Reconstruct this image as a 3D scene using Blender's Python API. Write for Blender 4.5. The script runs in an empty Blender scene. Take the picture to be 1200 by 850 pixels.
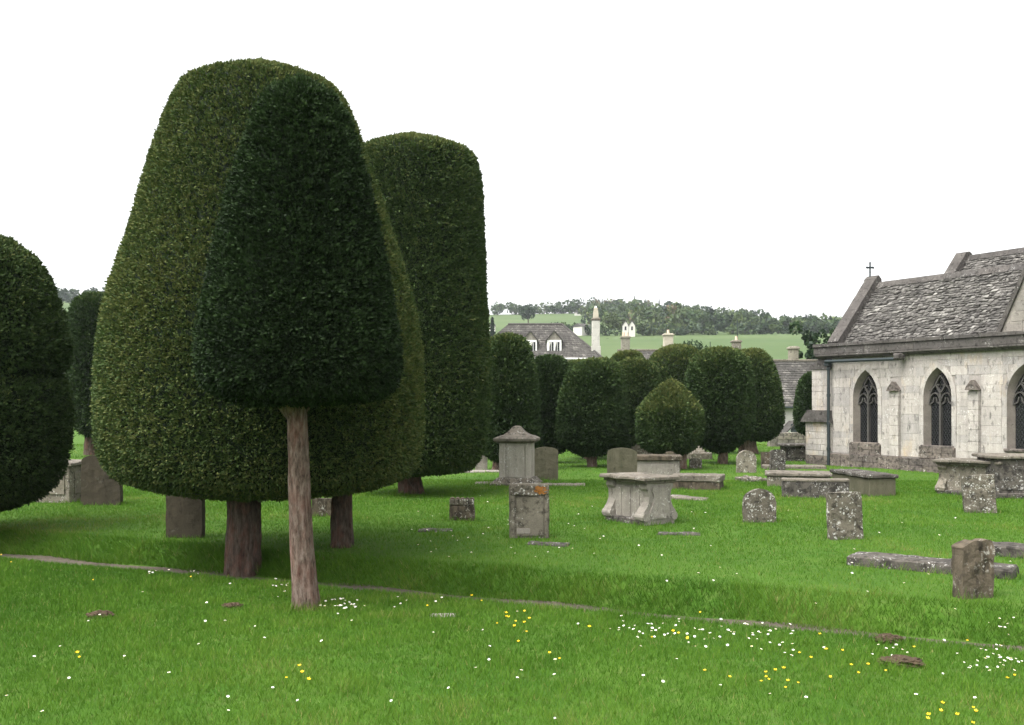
import bpy, bmesh, math, random
import numpy as np
from mathutils import Vector, Matrix, noise as mnoise

R = math.radians
SC = bpy.context.scene
COL = SC.collection
random.seed(7)
RNG = np.random.default_rng(7)

# ------------------------------------------------------------------ camera, light, exposure
EYE, F, HZ, CX = 2.1, 1167.0, 472.0, 600.0          # eye height, focal length in photo pixels, horizon row, centre column
cam = bpy.data.cameras.new('camera')
camo = bpy.data.objects.new('camera', cam)
COL.objects.link(camo)
camo.location = (0, 0, EYE)
camo.rotation_euler = (R(90), 0, 0)
cam.sensor_width = 36.0
cam.lens = 36.0 * F / 1200.0
cam.shift_y = (HZ - 425.0) / 1200.0
cam.clip_start, cam.clip_end = 0.1, 4000
SC.camera = camo

SUN_EL, SUN_ROT = R(60), R(-128)                      # veiled sun, high over the photographer's left shoulder
w = bpy.data.worlds.new('World')
SC.world = w
w.use_nodes = True
nt = w.node_tree
nt.nodes.clear()
sky = nt.nodes.new('ShaderNodeTexSky')
sky.sky_type = 'NISHITA'
sky.sun_disc = False
sky.sun_elevation, sky.sun_rotation = SUN_EL, SUN_ROT
sky.dust_density, sky.air_density = 4.0, 1.0
hsv = nt.nodes.new('ShaderNodeHueSaturation')        # closed cloud: the sky's light without its blue
hsv.inputs['Saturation'].default_value = 0.06
bg = nt.nodes.new('ShaderNodeBackground')
bg.inputs['Strength'].default_value = 0.15
wo = nt.nodes.new('ShaderNodeOutputWorld')
nt.links.new(sky.outputs[0], hsv.inputs['Color'])
nt.links.new(hsv.outputs[0], bg.inputs[0])
nt.links.new(bg.outputs[0], wo.inputs[0])

sl = bpy.data.lights.new('sun', 'SUN')
sl.energy, sl.angle, sl.color = 1.0, R(40), (1.0, 0.97, 0.92)
so = bpy.data.objects.new('sun', sl)
COL.objects.link(so)
sd = Vector((math.sin(SUN_ROT) * math.cos(SUN_EL), math.cos(SUN_ROT) * math.cos(SUN_EL), math.sin(SUN_EL)))
so.rotation_euler = (-sd).to_track_quat('-Z', 'Y').to_euler()
so.location = (0, 0, 60)
SC.view_settings.view_transform = 'Standard'
SC.view_settings.look = 'None'
SC.view_settings.gamma = 1.0
SC.view_settings.exposure = 1.7
SC.cycles.max_bounces = 5
SC.cycles.diffuse_bounces = 2
SC.cycles.glossy_bounces = 2
SC.cycles.transmission_bounces = 3
SC.cycles.volume_bounces = 0
SC.cycles.volume_step_rate = 4.0

# ------------------------------------------------------------------ numpy noise
def _h(i, j, k):
    n = (i * 374761393 + j * 668265263 + k * 2147483647 + 1274126177) & 0xffffffff
    n = ((n ^ (n >> 13)) * 1274126177) & 0xffffffff
    n = (n ^ (n >> 16)) & 0xffff
    return n / 65535.0
def vnoise(p):
    p = np.asarray(p, float)
    i = np.floor(p).astype(np.int64)
    f = p - i
    f = f * f * (3 - 2 * f)
    r = 0
    for a in (0, 1):
        for b in (0, 1):
            for c in (0, 1):
                wgt = (f[:, 0] if a else 1 - f[:, 0]) * (f[:, 1] if b else 1 - f[:, 1]) * (f[:, 2] if c else 1 - f[:, 2])
                r = r + wgt * _h(i[:, 0] + a, i[:, 1] + b, i[:, 2] + c)
    return r * 2 - 1

# ------------------------------------------------------------------ terrain
PA = np.array([-7.5, 14.6]); PU = np.array([0.9077, -0.42]); PN = np.array([0.42, 0.9077])
def path_s(x, y):
    return (x - PA[0]) * PN[0] + (y - PA[1]) * PN[1]
YT_X = [-2500, 0, 90, 300, 575, 690, 750, 800, 870, 950, 1050, 1300, 3000]
YT_Y = [374, 364, 360, 366, 369, 367, 371, 378, 387, 393, 398, 404, 406]
def gz_np(x, y):
    x = np.asarray(x, float); y = np.asarray(y, float)
    d = np.hypot(x, y)
    s = path_s(x, y)
    near = np.interp(x, [-9, -6.5, -4, 0, 2.2, 5, 9], [-.165, -.16, -.14, -.12, -.12, -.11, -.11])
    pth = -0.26
    k = np.clip((s + .12) / .16, 0, 1); k = k * k * (3 - 2 * k)
    z1 = near + (pth - near) * k
    k2 = np.clip((s - .64) / .6, 0, 1); k2 = k2 * k2 * (3 - 2 * k2)
    z = z1 + (0 - z1) * k2
    z = z + 0.035 * vnoise(np.stack([x * .45, y * .45, x * 0 + 3.3], -1).reshape(-1, 3)).reshape(x.shape) * np.clip(np.abs(s - .45) - .6, 0, 1)
    lift = .12 * np.clip((d - 5) / 3, 0, 1)
    z = z + 0 * lift
    # valley and far hillside
    px = CX + F * x / np.maximum(y, 0.25 * np.abs(x) + 1e-3)
    px = np.clip(px, -2500, 3000)
    base = np.interp(d, [0, 55, 90, 130, 160, 200, 250, 300, 370], [0, 0, -.6, -.8, 1.2, 6.5, 13.2, 19.6, 26.5])
    yt = np.interp(px, YT_X, YT_Y)
    q = np.clip((d - 370) / 310, 0, 1); q = q ** .8
    py = 395 + (yt - 395) * q
    hill = EYE + (HZ - py) * np.minimum(d, 690) / F - np.clip(d - 690, 0, 600) * .05
    far = np.where(d < 370, base, hill)
    wy = np.clip((y + 40) / 120, 0, 1)
    far = np.where(d < 55, 0, far * wy)
    return z * np.clip((60 - d) / 10, 0, 1) + far
def gz(x, y):
    return float(gz_np(np.array([x]), np.array([y]))[0])
def P(px, py):
    """ground point seen at a pixel of the photograph"""
    Y = EYE * F / (py - HZ)
    for _ in range(12):
        Y = (EYE - gz((px - CX) / F * Y, Y)) * F / (py - HZ)
    X = (px - CX) / F * Y
    return X, Y, gz(X, Y)
def at(px, py, Y):
    return Vector(((px - CX) / F * Y, Y, EYE + (HZ - py) * Y / F))

# ------------------------------------------------------------------ object helpers
def tag(o, label=None, cat=None, group=None, kind=None):
    if label: o['label'] = label
    if cat: o['category'] = cat
    if group: o['group'] = group
    if kind: o['kind'] = kind
    return o
def thing(name, label, cat, loc=(0, 0, 0), rz=0.0, group=None):
    o = bpy.data.objects.new(name, None)
    o.empty_display_size = .2
    COL.objects.link(o)
    o.location = loc
    o.rotation_euler = (0, 0, rz)
    return tag(o, label, cat, group)
def link(name, me, parent=None, mat=None):
    if mat is not None and not me.materials:
        me.materials.append(mat)
    o = bpy.data.objects.new(name, me)
    COL.objects.link(o)
    if parent is not None: o.parent = parent
    return o
def np_mesh(name, V, Fc, mat, tint=None, smooth=False):
    """V (n,3), Fc (m,k) all faces with k corners"""
    me = bpy.data.meshes.new(name)
    V = np.asarray(V, np.float32); Fc = np.asarray(Fc, np.int32)
    m, k = Fc.shape
    me.vertices.add(len(V)); me.vertices.foreach_set('co', V.ravel())
    me.loops.add(m * k); me.loops.foreach_set('vertex_index', Fc.ravel())
    me.polygons.add(m); me.polygons.foreach_set('loop_start', np.arange(0, m * k, k, dtype=np.int32))
    if smooth: me.polygons.foreach_set('use_smooth', np.ones(m, bool))
    me.update(calc_edges=True)
    if tint is not None:
        a = me.attributes.new('tint', 'FLOAT', 'FACE')
        a.data.foreach_set('value', np.asarray(tint, np.float32))
    if mat is not None: me.materials.append(mat)
    return me

class MB:
    """collects simple solids for one mesh"""
    def __init__(s): s.v = []; s.f = []
    def raw(s, v, f, M=None):
        n = len(s.v)
        s.v += [tuple(M @ Vector(p)) if M else tuple(p) for p in v]
        s.f += [tuple(i + n for i in q) for q in f]
        return s
    def box(s, c, size, bev=0.01, rz=0.0, M=None):
        hx, hy, hz = [a / 2 for a in size]
        b = min(bev, hx * .45, hy * .45, hz * .45)
        T = Matrix.Translation(c) @ Matrix.Rotation(rz, 4, 'Z')
        if M: T = M @ T
        v = []; idx = {}
        for sx in (-1, 1):
            for sy in (-1, 1):
                for sz in (-1, 1):
                    for ax in range(3):
                        p = [sx * (hx - b), sy * (hy - b), sz * (hz - b)]
                        p[ax] = (sx * hx, sy * hy, sz * hz)[ax]
                        idx[(sx, sy, sz, ax)] = len(v); v.append(p)
        f = []
        def quad(q): f.append(q)
        for ax in range(3):
            o = [a for a in range(3) if a != ax]
            for sg in (-1, 1):
                q = []
                for (a, c2) in ((-1, -1), (1, -1), (1, 1), (-1, 1)):
                    k = [0, 0, 0]; k[ax] = sg; k[o[0]] = a; k[o[1]] = c2
                    q.append(idx[(*k, ax)])
                flip = (sg < 0) ^ (ax == 1)
                f.append(tuple(reversed(q)) if flip else tuple(q))
        for ax in range(3):
            o = [a for a in range(3) if a != ax]
            for a in (-1, 1):
                for c2 in (-1, 1):
                    k0 = [0, 0, 0]; k1 = [0, 0, 0]
                    k0[ax] = -1; k1[ax] = 1
                    k0[o[0]] = k1[o[0]] = a; k0[o[1]] = k1[o[1]] = c2
                    f.append((idx[(*k0, o[0])], idx[(*k1, o[0])], idx[(*k1, o[1])], idx[(*k0, o[1])]))
        for sx in (-1, 1):
            for sy in (-1, 1):
                for sz in (-1, 1):
                    f.append(tuple(idx[(sx, sy, sz, a)] for a in range(3)))
        return s.raw(v, f, T)
    def prism(s, pts, y0, y1, M=None):
        """outline in x,z extruded along y"""
        n = len(pts)
        v = [(p[0], y0, p[1]) for p in pts] + [(p[0], y1, p[1]) for p in pts]
        f = [tuple(range(n)), tuple(range(2 * n - 1, n - 1, -1))]
        f += [(i, i + n, (i + 1) % n + n, (i + 1) % n) for i in range(n)]
        return s.raw(v, f, M)
    def square_lathe(s, prof, M=None, k=1.0):
        """stack of square sections: (half width, z)"""
        v = []; f = []
        for (r, z) in prof:
            v += [(-r, -r * k, z), (r, -r * k, z), (r, r * k, z), (-r, r * k, z)]
        for i in range(len(prof) - 1):
            for j in range(4):
                a = i * 4 + j; b = i * 4 + (j + 1) % 4
                f.append((a, b, b + 4, a + 4))
        f.append((3, 2, 1, 0)); n = len(v); f.append((n - 4, n - 3, n - 2, n - 1))
        return s.raw(v, f, M)
    def tube(s, pts, rad, n=8, M=None):
        v = []; f = []
        m = len(pts)
        for i, p in enumerate(pts):
            p = Vector(p)
            d = (Vector(pts[min(i + 1, m - 1)]) - Vector(pts[max(i - 1, 0)])).normalized()
            a = d.orthogonal().normalized() if i == 0 else (a - d * a.dot(d)).normalized()
            b = d.cross(a)
            r = rad[i] if hasattr(rad, '__len__') else rad
            for j in range(n):
                t = 2 * math.pi * j / n
                v.append(p + (a * math.cos(t) + b * math.sin(t)) * r)
        for i in range(m - 1):
            for j in range(n):
                f.append((i * n + j, i * n + (j + 1) % n, (i + 1) * n + (j + 1) % n, (i + 1) * n + j))
        f.append(tuple(range(n - 1, -1, -1))); f.append(tuple(range((m - 1) * n, m * n)))
        return s.raw(v, f, M)
    def ribbon(s, pts, wd, y0, y1, M=None):
        """flat bar along a polyline in x,z, from y0 to y1 deep"""
        P2 = [Vector((p[0], p[1])) for p in pts]
        for i in range(len(P2) - 1):
            d = (P2[i + 1] - P2[i])
            if d.length < 1e-6: continue
            nn = Vector((-d.y, d.x)).normalized() * wd / 2
            e = d.normalized() * wd * .2
            q = [P2[i] - nn - e, P2[i + 1] - nn + e, P2[i + 1] + nn + e, P2[i] + nn - e]
            s.prism([(a.x, a.y) for a in q], y0, y1, M)
        return s
    def mesh(s, name='m', weather=0.0, sub=0.12, freq=5.0, seed=0.0):
        me = bpy.data.meshes.new(name)
        me.from_pydata(s.v, [], s.f)
        bm = bmesh.new(); bm.from_mesh(me)
        bmesh.ops.recalc_face_normals(bm, faces=bm.faces)
        if weather:
            bmesh.ops.triangulate(bm, faces=[f for f in bm.faces if len(f.verts) > 4])
            for _ in range(4):
                e = [x for x in bm.edges if x.calc_length() > sub]
                if not e: break
                bmesh.ops.subdivide_edges(bm, edges=e, cuts=1, use_grid_fill=True)
            for v in bm.verts:
                c = v.co + Vector((seed, seed * 1.7, seed * .6))
                v.co += mnoise.noise_vector(c * freq) * weather + mnoise.noise_vector(c * freq * 3.1) * weather * .5
        bm.to_mesh(me); bm.free()
        return me
    def build(s, name, mat, parent=None, **kw):
        return link(name, s.mesh(name, **kw), parent, mat)

# ------------------------------------------------------------------ materials
def newmat(name):
    m = bpy.data.materials.new(name); m.use_nodes = True
    t = m.node_tree; b = t.nodes['Principled BSDF']
    return m, t, b
def N(t, kind, **kw):
    n = t.nodes.new('ShaderNode' + kind)
    for k, v in kw.items():
        if k in n.inputs: n.inputs[k].default_value = v
        else: setattr(n, k, v)
    return n
def pos(t, scale=(1, 1, 1)):
    g = N(t, 'NewGeometry'); mp = N(t, 'Mapping'); mp.inputs['Scale'].default_value = scale
    t.links.new(g.outputs['Position'], mp.inputs['Vector'])
    return mp.outputs[0]
def noise(t, vec, scale, detail=4, rough=.6):
    n = N(t, 'TexNoise'); n.inputs['Scale'].default_value = scale
    n.inputs['Detail'].default_value = detail; n.inputs['Roughness'].default_value = rough
    t.links.new(vec, n.inputs['Vector']); return n.outputs[0]
def ramp(t, fac, stops):
    r = N(t, 'ValToRGB'); e = r.color_ramp.elements
    while len(e) < len(stops): e.new(.5)
    for i, (p, c) in enumerate(stops):
        e[i].position = p; e[i].color = (*c, 1) if not hasattr(c, '__float__') and len(c) == 3 else (c, c, c, 1)
    t.links.new(fac, r.inputs[0]); return r.outputs[0]
def gray(x): return (x, x, x)
def mix(t, fac, a, b, mode='MIX'):
    m = N(t, 'MixRGB'); m.blend_type = mode
    for i, x in enumerate((fac, a, b)):
        if hasattr(x, 'node'): t.links.new(x, m.inputs[i])
        elif isinstance(x, (int, float)): m.inputs[i].default_value = x
        else: m.inputs[i].default_value = (*x, 1)
    return m.outputs[0]
def bump(t, b, h, strength=.4, dist=.02):
    n = N(t, 'Bump'); n.inputs['Strength'].default_value = strength; n.inputs['Distance'].default_value = dist
    t.links.new(h, n.inputs['Height']); t.links.new(n.outputs[0], b.inputs['Normal'])

def stone(name, base, dark, light, stain=.5, lichen=.35, black=.3, orange=0.0, ochre=0.0, scale=1.0, streak=False, per=0.0, rough_bump=.5):
    m, t, b = newmat(name)
    p = pos(t); ps = pos(t, (3.2, 3.2, .55)) if streak else p
    n1 = noise(t, ps, 1.6 * scale, 5, .65)
    n2 = noise(t, pos(t, (1, 1, .45)) if streak else p, 9 * scale, 4, .65)
    n3 = noise(t, p, 45 * scale, 3, .7)
    c = mix(t, ramp(t, n1, [(.5 - stain * .35, gray(0)), (.5 + .2, gray(1))]), dark, base)
    c = mix(t, ramp(t, n2, [(.35, gray(0)), (.7, gray(.75))]), c, mix(t, .5, c, tuple(min(1, x * 1.35) for x in base)))
    if black:
        c = mix(t, ramp(t, n2, [(.66 - black * .35, gray(0)), (.80 - black * .3, gray(.85))]), c, tuple(x * .38 for x in dark))
    if lichen:
        v = N(t, 'TexVoronoi'); v.inputs['Scale'].default_value = 10 * scale
        wv = N(t, 'VectorMath', operation='ADD'); t.links.new(p, wv.inputs[0])
        nn = N(t, 'TexNoise'); nn.inputs['Scale'].default_value = 14 * scale; t.links.new(p, nn.inputs['Vector'])
        sc_ = N(t, 'VectorMath', operation='SCALE'); sc_.inputs['Scale'].default_value = .34 / scale
        t.links.new(nn.outputs[1], sc_.inputs[0]); t.links.new(sc_.outputs[0], wv.inputs[1])
        t.links.new(wv.outputs[0], v.inputs['Vector'])
        spot = ramp(t, mix(t, .45, v.outputs['Distance'], noise(t, p, 22 * scale, 4, .75)), [(.30, gray(.9)), (.42, gray(0))])
        where = ramp(t, noise(t, p, 3.1 * scale, 3), [(.72 - lichen * .45, gray(0)), (.80 - lichen * .35, gray(1))])
        c = mix(t, mix(t, 1.0, spot, where, 'MULTIPLY'), c, light)
    if orange:
        oo = ramp(t, noise(t, p, 5.0, 4, .7), [(.68 - orange * .2, gray(0)), (.72 - orange * .2, gray(1))])
        c = mix(t, oo, c, (.42, .17, .03))
    if ochre:
        oc = ramp(t, noise(t, pos(t, (1.1, 1.1, .5)), 1.0, 5, .7), [(.55, gray(0)), (.72, gray(ochre))])
        c = mix(t, oc, c, (.46, .34, .20))
        sm = ramp(t, noise(t, pos(t, (2.1, 2.1, .28)), 1.0, 5, .75), [(.54, gray(0)), (.74, gray(.65))])
        c = mix(t, sm, c, (.22, .20, .185))
    if per:
        oi = N(t, 'ObjectInfo')
        c = mix(t, 1.0, c, ramp(t, oi.outputs['Random'], [(0, (1 - per, 1 - per, 1 - per)), (.5, (1, .985, .95)), (.8, (1 + per * .2, 1 + per * .1, 1 - per * .1)), (1, (1 - per * .4, 1 - per * .5, 1 - per * .6))]), 'MULTIPLY')
    c = mix(t, ramp(t, n3, [(.3, gray(.45)), (.6, gray(0))]), c, mix(t, .45, c, (0, 0, 0)))
    t.links.new(c, b.inputs['Base Color'])
    b.inputs['Roughness'].default_value = .92
    b.inputs['Specular IOR Level'].default_value = .2
    bump(t, b, mix(t, .5, n2, n3), rough_bump, .025)
    return m

M = {}
M['grey_stone'] = stone('grey_stone', (0.224, 0.199, 0.156), (0.086, 0.076, 0.058), (.58, .56, .5), .7, .65, .45)
M['lichen_stone'] = stone('lichen_stone', (0.163, 0.143, 0.109), (0.056, 0.050, 0.039), (.50, .49, .45), .6, 1.0, .55)
M['orange_stone'] = stone('orange_stone', (.185, .165, .128), (.075, .066, .05), (.50, .49, .44), .6, .5, .5)
M['orange_lichen'] = stone('orange_lichen', (.27, .11, .022), (.15, .075, .03), (.28, .24, .16), .7, .5, .5)
M['dark_headstone'] = stone('dark_headstone', (0.051, 0.042, 0.028), (0.025, 0.022, 0.014), (.12, .115, .1), .6, .2, .25, streak=True)
M['white_tomb'] = stone('white_tomb', (0.387, 0.357, 0.304), (0.172, 0.158, 0.133), (.62, .6, .56), .8, .5, .2, streak=True)
M['mossy_stone'] = stone('mossy_stone', (0.107, 0.098, 0.066), (0.060, 0.058, 0.035), (.25, .24, .2), .6, .2, .25, streak=True)
M['pale_tomb'] = stone('pale_tomb', (0.267, 0.243, 0.208), (0.103, 0.093, 0.078), (.52, .5, .46), .9, .5, .22, streak=True)
M['dark_slab'] = stone('dark_slab', (.11, .097, .082), (.04, .037, .032), (.52, .51, .48), .6, .6, .6)
M['brown_stone'] = stone('brown_stone', (.125, .10, .07), (.05, .042, .03), (.34, .32, .28), .6, .5, .6, streak=True)
M['cap_stone'] = stone('cap_stone', (0.189, 0.166, 0.133), (0.077, 0.068, 0.055), (.46, .44, .4), .6, .5, .45)
M['church_stone'] = stone('church_stone', (0.423, 0.395, 0.367), (0.199, 0.183, 0.172), (.60, .585, .56), 1.0, .5, .34, ochre=.6, scale=.8, per=.18, streak=True)
M['church_back'] = stone('church_back', (.34, .31, .28), (.2, .18, .16), (.6, .58, .5), .5, .1, .15, scale=.7)
M['church_dark'] = stone('church_dark', (.19, .16, .14), (.075, .067, .06), (.5, .48, .44), .7, .45, .6, per=.2)
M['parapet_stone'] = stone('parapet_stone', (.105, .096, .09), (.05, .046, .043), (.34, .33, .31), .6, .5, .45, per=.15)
M['dressed'] = stone('dressed', (.27, .235, .195), (.13, .11, .09), (.42, .40, .35), .5, .2, .2, per=.12)
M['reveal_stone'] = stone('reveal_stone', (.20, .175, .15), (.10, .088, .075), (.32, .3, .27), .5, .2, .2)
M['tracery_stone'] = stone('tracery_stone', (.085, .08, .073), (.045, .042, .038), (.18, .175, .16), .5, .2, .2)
M['gable_stone'] = stone('gable_stone', (.27, .25, .225), (.15, .14, .125), (.5, .48, .44), .6, .3, .3, per=.2)
M['far_wall'] = stone('far_wall', (.42, .38, .305), (.30, .27, .21), (.5, .46, .4), .5, .1, .1, scale=.4)
M['wall_stone'] = stone('wall_stone', (.30, .28, .235), (.13, .12, .1), (.5, .48, .42), .6, .4, .4, per=.3)
M['white_chimney'] = stone('white_chimney', (.50, .48, .435), (.30, .285, .255), (.56, .55, .5), .6, .1, .25, scale=.5)

def slate_mat(name, a, b_, c_, lich=.5):
    m, t, b = newmat(name)
    at_ = N(t, 'Attribute', attribute_name='tint')
    c = ramp(t, at_.outputs['Fac'], [(0, b_), (.45, a), (.8, a), (1, c_)])
    p = pos(t)
    n2 = noise(t, p, 9, 5, .75)
    c = mix(t, ramp(t, n2, [(.48, gray(0)), (.64, gray(lich))]), c, c_)
    n3 = noise(t, p, 1.3, 4, .6)
    c = mix(t, ramp(t, n3, [(.35, gray(.6)), (.6, gray(0))]), c, b_)
    t.links.new(c, b.inputs['Base Color'])
    b.inputs['Roughness'].default_value = .9; b.inputs['Specular IOR Level'].default_value = .2
    bump(t, b, n2, .5, .03)
    return m
M['slate'] = slate_mat('slate', (.118, .109, .10), (.06, .056, .052), (.29, .275, .25), .6)
M['slate_dark'] = slate_mat('slate_dark', (.105, .098, .09), (.06, .056, .052), (.21, .195, .175), .35)

def plain(name, col, rough=.7, spec=.3, var=.15, scale=6, metal=0):
    m, t, b = newmat(name)
    n = noise(t, pos(t), scale, 4)
    t.links.new(mix(t, ramp(t, n, [(.3, gray(0)), (.7, gray(1))]), tuple(x * (1 - var) for x in col), tuple(min(1, x * (1 + var)) for x in col)), b.inputs['Base Color'])
    b.inputs['Roughness'].default_value = rough; b.inputs['Specular IOR Level'].default_value = spec
    b.inputs['Metallic'].default_value = metal
    return m
M['glass'] = plain('glass', (.012, .013, .014), .25, .5, .3, 2)
M['lead'] = plain('lead', (.025, .025, .025), .6)
M['iron'] = plain('iron', (.018, .026, .028), .5, .4)
M['white_paint'] = plain('white_paint', (.78, .77, .74), .6)
M['render_wall'] = plain('render_wall', (.50, .485, .44), .85, .2, .1)
M['clay_pot'] = plain('clay_pot', (.55, .42, .32), .8, .2)
M['petal_white'] = plain('petal_white', (.85, .85, .83), .6, .2, .05)
M['petal_yellow'] = plain('petal_yellow', (.85, .58, .015), .4, .3, .08)
M['daisy_eye'] = plain('daisy_eye', (.75, .45, .02), .7)
M['stem'] = plain('stem', (.10, .20, .03), .6)
M['soil'] = stone('soil', (.085, .058, .035), (.035, .025, .016), (.22, .18, .13), .6, .45, .4, scale=4)

def foliage(name, stops, trans=.25, rough=.55, spec=.25):
    m, t, b = newmat(name)
    a = N(t, 'Attribute', attribute_name='tint')
    c = ramp(t, a.outputs['Fac'], stops)
    t.links.new(c, b.inputs['Base Color'])
    b.inputs['Roughness'].default_value = rough
    b.inputs['Specular IOR Level'].default_value = spec
    tr = N(t, 'BsdfTranslucent'); t.links.new(c, tr.inputs[0])
    mx = N(t, 'MixShader'); mx.inputs[0].default_value = trans
    t.links.new(b.outputs[0], mx.inputs[1]); t.links.new(tr.outputs[0], mx.inputs[2])
    t.links.new(mx.outputs[0], t.nodes['Material Output'].inputs[0])
    return m
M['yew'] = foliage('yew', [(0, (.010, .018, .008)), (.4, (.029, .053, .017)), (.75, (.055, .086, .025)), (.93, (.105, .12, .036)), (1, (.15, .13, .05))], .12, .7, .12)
M['grass'] = foliage('grass', [(0, (.040, .105, .009)), (.5, (.074, .165, .015)), (.85, (.130, .215, .028)), (1, (.24, .22, .085))], .3, .7, .1)
M['wood_leaf'] = foliage('wood_leaf', [(0, (.014, .032, .014)), (.35, (.038, .070, .022)), (.7, (.075, .108, .032)), (.9, (.12, .155, .045)), (1, (.12, .09, .05))], .2)

def bark(name, a, b_, c_):
    m, t, b = newmat(name)
    n1 = noise(t, pos(t, (24, 24, 6)), 1, 6, .75)
    n2 = noise(t, pos(t, (9, 9, 3.5)), 1, 5, .7)
    c = ramp(t, n1, [(.34, b_), (.5, a), (.68, c_)])
    c = mix(t, ramp(t, n2, [(.45, gray(0)), (.7, gray(.8))]), c, mix(t, .5, c, (.22, .085, .06)))
    t.links.new(c, b.inputs['Base Color']); b.inputs['Roughness'].default_value = .9; b.inputs['Specular IOR Level'].default_value = .15
    bump(t, b, n1, 1.0, .05)
    return m
M['bark'] = bark('bark', (.15, .11, .086), (.036, .026, .02), (.28, .225, .19))
M['bark_dark'] = bark('bark_dark', (.075, .056, .043), (.026, .02, .015), (.13, .105, .085))

def ground_mat():
    m, t, b = newmat('lawn_ground')
    p = pos(t)
    n1 = noise(t, p, .7, 5, .65); n2 = noise(t, p, 6, 4, .7); n3 = noise(t, p, 60, 3, .7)
    c = mix(t, ramp(t, n1, [(.35, gray(0)), (.68, gray(1))]), (.036, .09, .009), (.064, .125, .015))
    c = mix(t, ramp(t, n2, [(.5, gray(0)), (.75, gray(.6))]), c, (.11, .13, .042))
    c = mix(t, ramp(t, n3, [(.35, gray(.5)), (.55, gray(0))]), c, (.04, .095, .014))
    # pasture on the far hillside
    sx = N(t, 'SeparateXYZ'); t.links.new(p, sx.inputs[0])
    mr = N(t, 'MapRange'); mr.inputs[1].default_value = 90; mr.inputs[2].default_value = 180
    t.links.new(sx.outputs[1], mr.inputs[0])
    pf = noise(t, p, .02, 4, .6); pf2 = noise(t, p, .22, 4, .7)
    past = mix(t, ramp(t, pf, [(.35, gray(0)), (.65, gray(1))]), (.060, .098, .035), (.085, .120, .046))
    past = mix(t, ramp(t, pf2, [(.4, gray(0)), (.75, gray(.5))]), past, (.07, .092, .04))
    c = mix(t, mr.outputs[0], c, past)
    t.links.new(c, b.inputs['Base Color'])
    b.inputs['Roughness'].default_value = .95; b.inputs['Specular IOR Level'].default_value = .1
    bump(t, b, mix(t, .5, n2, n3), .5, .03)
    return m
M['ground'] = ground_mat()
M['path'] = stone('path_gravel', (.105, .088, .066), (.06, .05, .038), (.2, .18, .15), .5, .5, .3, scale=3)

# ------------------------------------------------------------------ setting: ground, path
def build_ground():
    az = np.concatenate([np.arange(-46, 46.01, .5), np.arange(50, 312, 4.0)])
    az = np.radians(az)
    rr = np.concatenate([[.0], np.arange(.8, 5, .6), np.arange(5, 19, .13), np.arange(19, 40, .6), np.arange(40, 130, 4), np.arange(130, 800, 12), [830, 900, 1000, 1150]])
    A, Q = np.meshgrid(az, rr)
    X = Q * np.sin(A); Y = Q * np.cos(A)
    Z = gz_np(X.ravel(), Y.ravel())
    V = np.stack([X.ravel(), Y.ravel(), Z], -1)
    na, nr = len(az), len(rr)
    i, j = np.meshgrid(np.arange(nr - 1), np.arange(na), indexing='ij')
    a = i * na + j; b = i * na + (j + 1) % na
    Fc = np.stack([a, a + na, b + na, b], -1).reshape(-1, 4)
    o = link('lawn_ground', np_mesh('lawn_ground', V, Fc, M['ground'], smooth=True))
    tag(o, kind='structure')
build_ground()

def build_path():
    T = np.arange(-9, 24, .25); S = np.linspace(.06, .68, 8)
    V = []
    for t_ in T:
        for k, s_ in enumerate(S):
            e = .05 * math.sin(t_ * 2.3 + k) * (1 if k in (0, 7) else 0)
            q = PA + PU * t_ + PN * (s_ + e)
            V.append((q[0], q[1], 0))
    V = np.array(V); V[:, 2] = gz_np(V[:, 0], V[:, 1]) + .006 + .006 * RNG.random(len(V))
    n = len(S)
    Fc = [(i * n + k, i * n + k + 1, (i + 1) * n + k + 1, (i + 1) * n + k) for i in range(len(T) - 1) for k in range(n - 1)]
    tag(link('path', np_mesh('path', V, np.array(Fc), M['path'])), 'narrow worn gravel path sunk between the two lawns', None, None, 'structure')
build_path()

FOOT = []     # footprints that keep the grass out: x, y, half x, half y, rotation
def foot(x, y, w_, d_, rz=0, pad=0.0): FOOT.append((x, y, w_ / 2 + pad, d_ / 2 + pad, rz))

# ------------------------------------------------------------------ yews
def resample(pts, n):
    pts = np.array(pts, float)
    out = []
    m = len(pts)
    for i in range(m - 1):
        p0 = pts[max(i - 1, 0)]; p1 = pts[i]; p2 = pts[i + 1]; p3 = pts[min(i + 2, m - 1)]
        for t_ in np.linspace(0, 1, 12, endpoint=False):
            out.append(.5 * ((2 * p1) + (-p0 + p2) * t_ + (2 * p0 - 5 * p1 + 4 * p2 - p3) * t_ ** 2 + (-p0 + 3 * p1 - 3 * p2 + p3) * t_ ** 3))
    out.append(pts[-1]); out = np.array(out)
    L = np.concatenate([[0], np.cumsum(np.linalg.norm(np.diff(out[:, :2], axis=0), axis=1))])
    u = np.linspace(0, L[-1], n)
    return np.stack([np.interp(u, L, out[:, k]) for k in range(out.shape[1])], -1)

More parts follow.
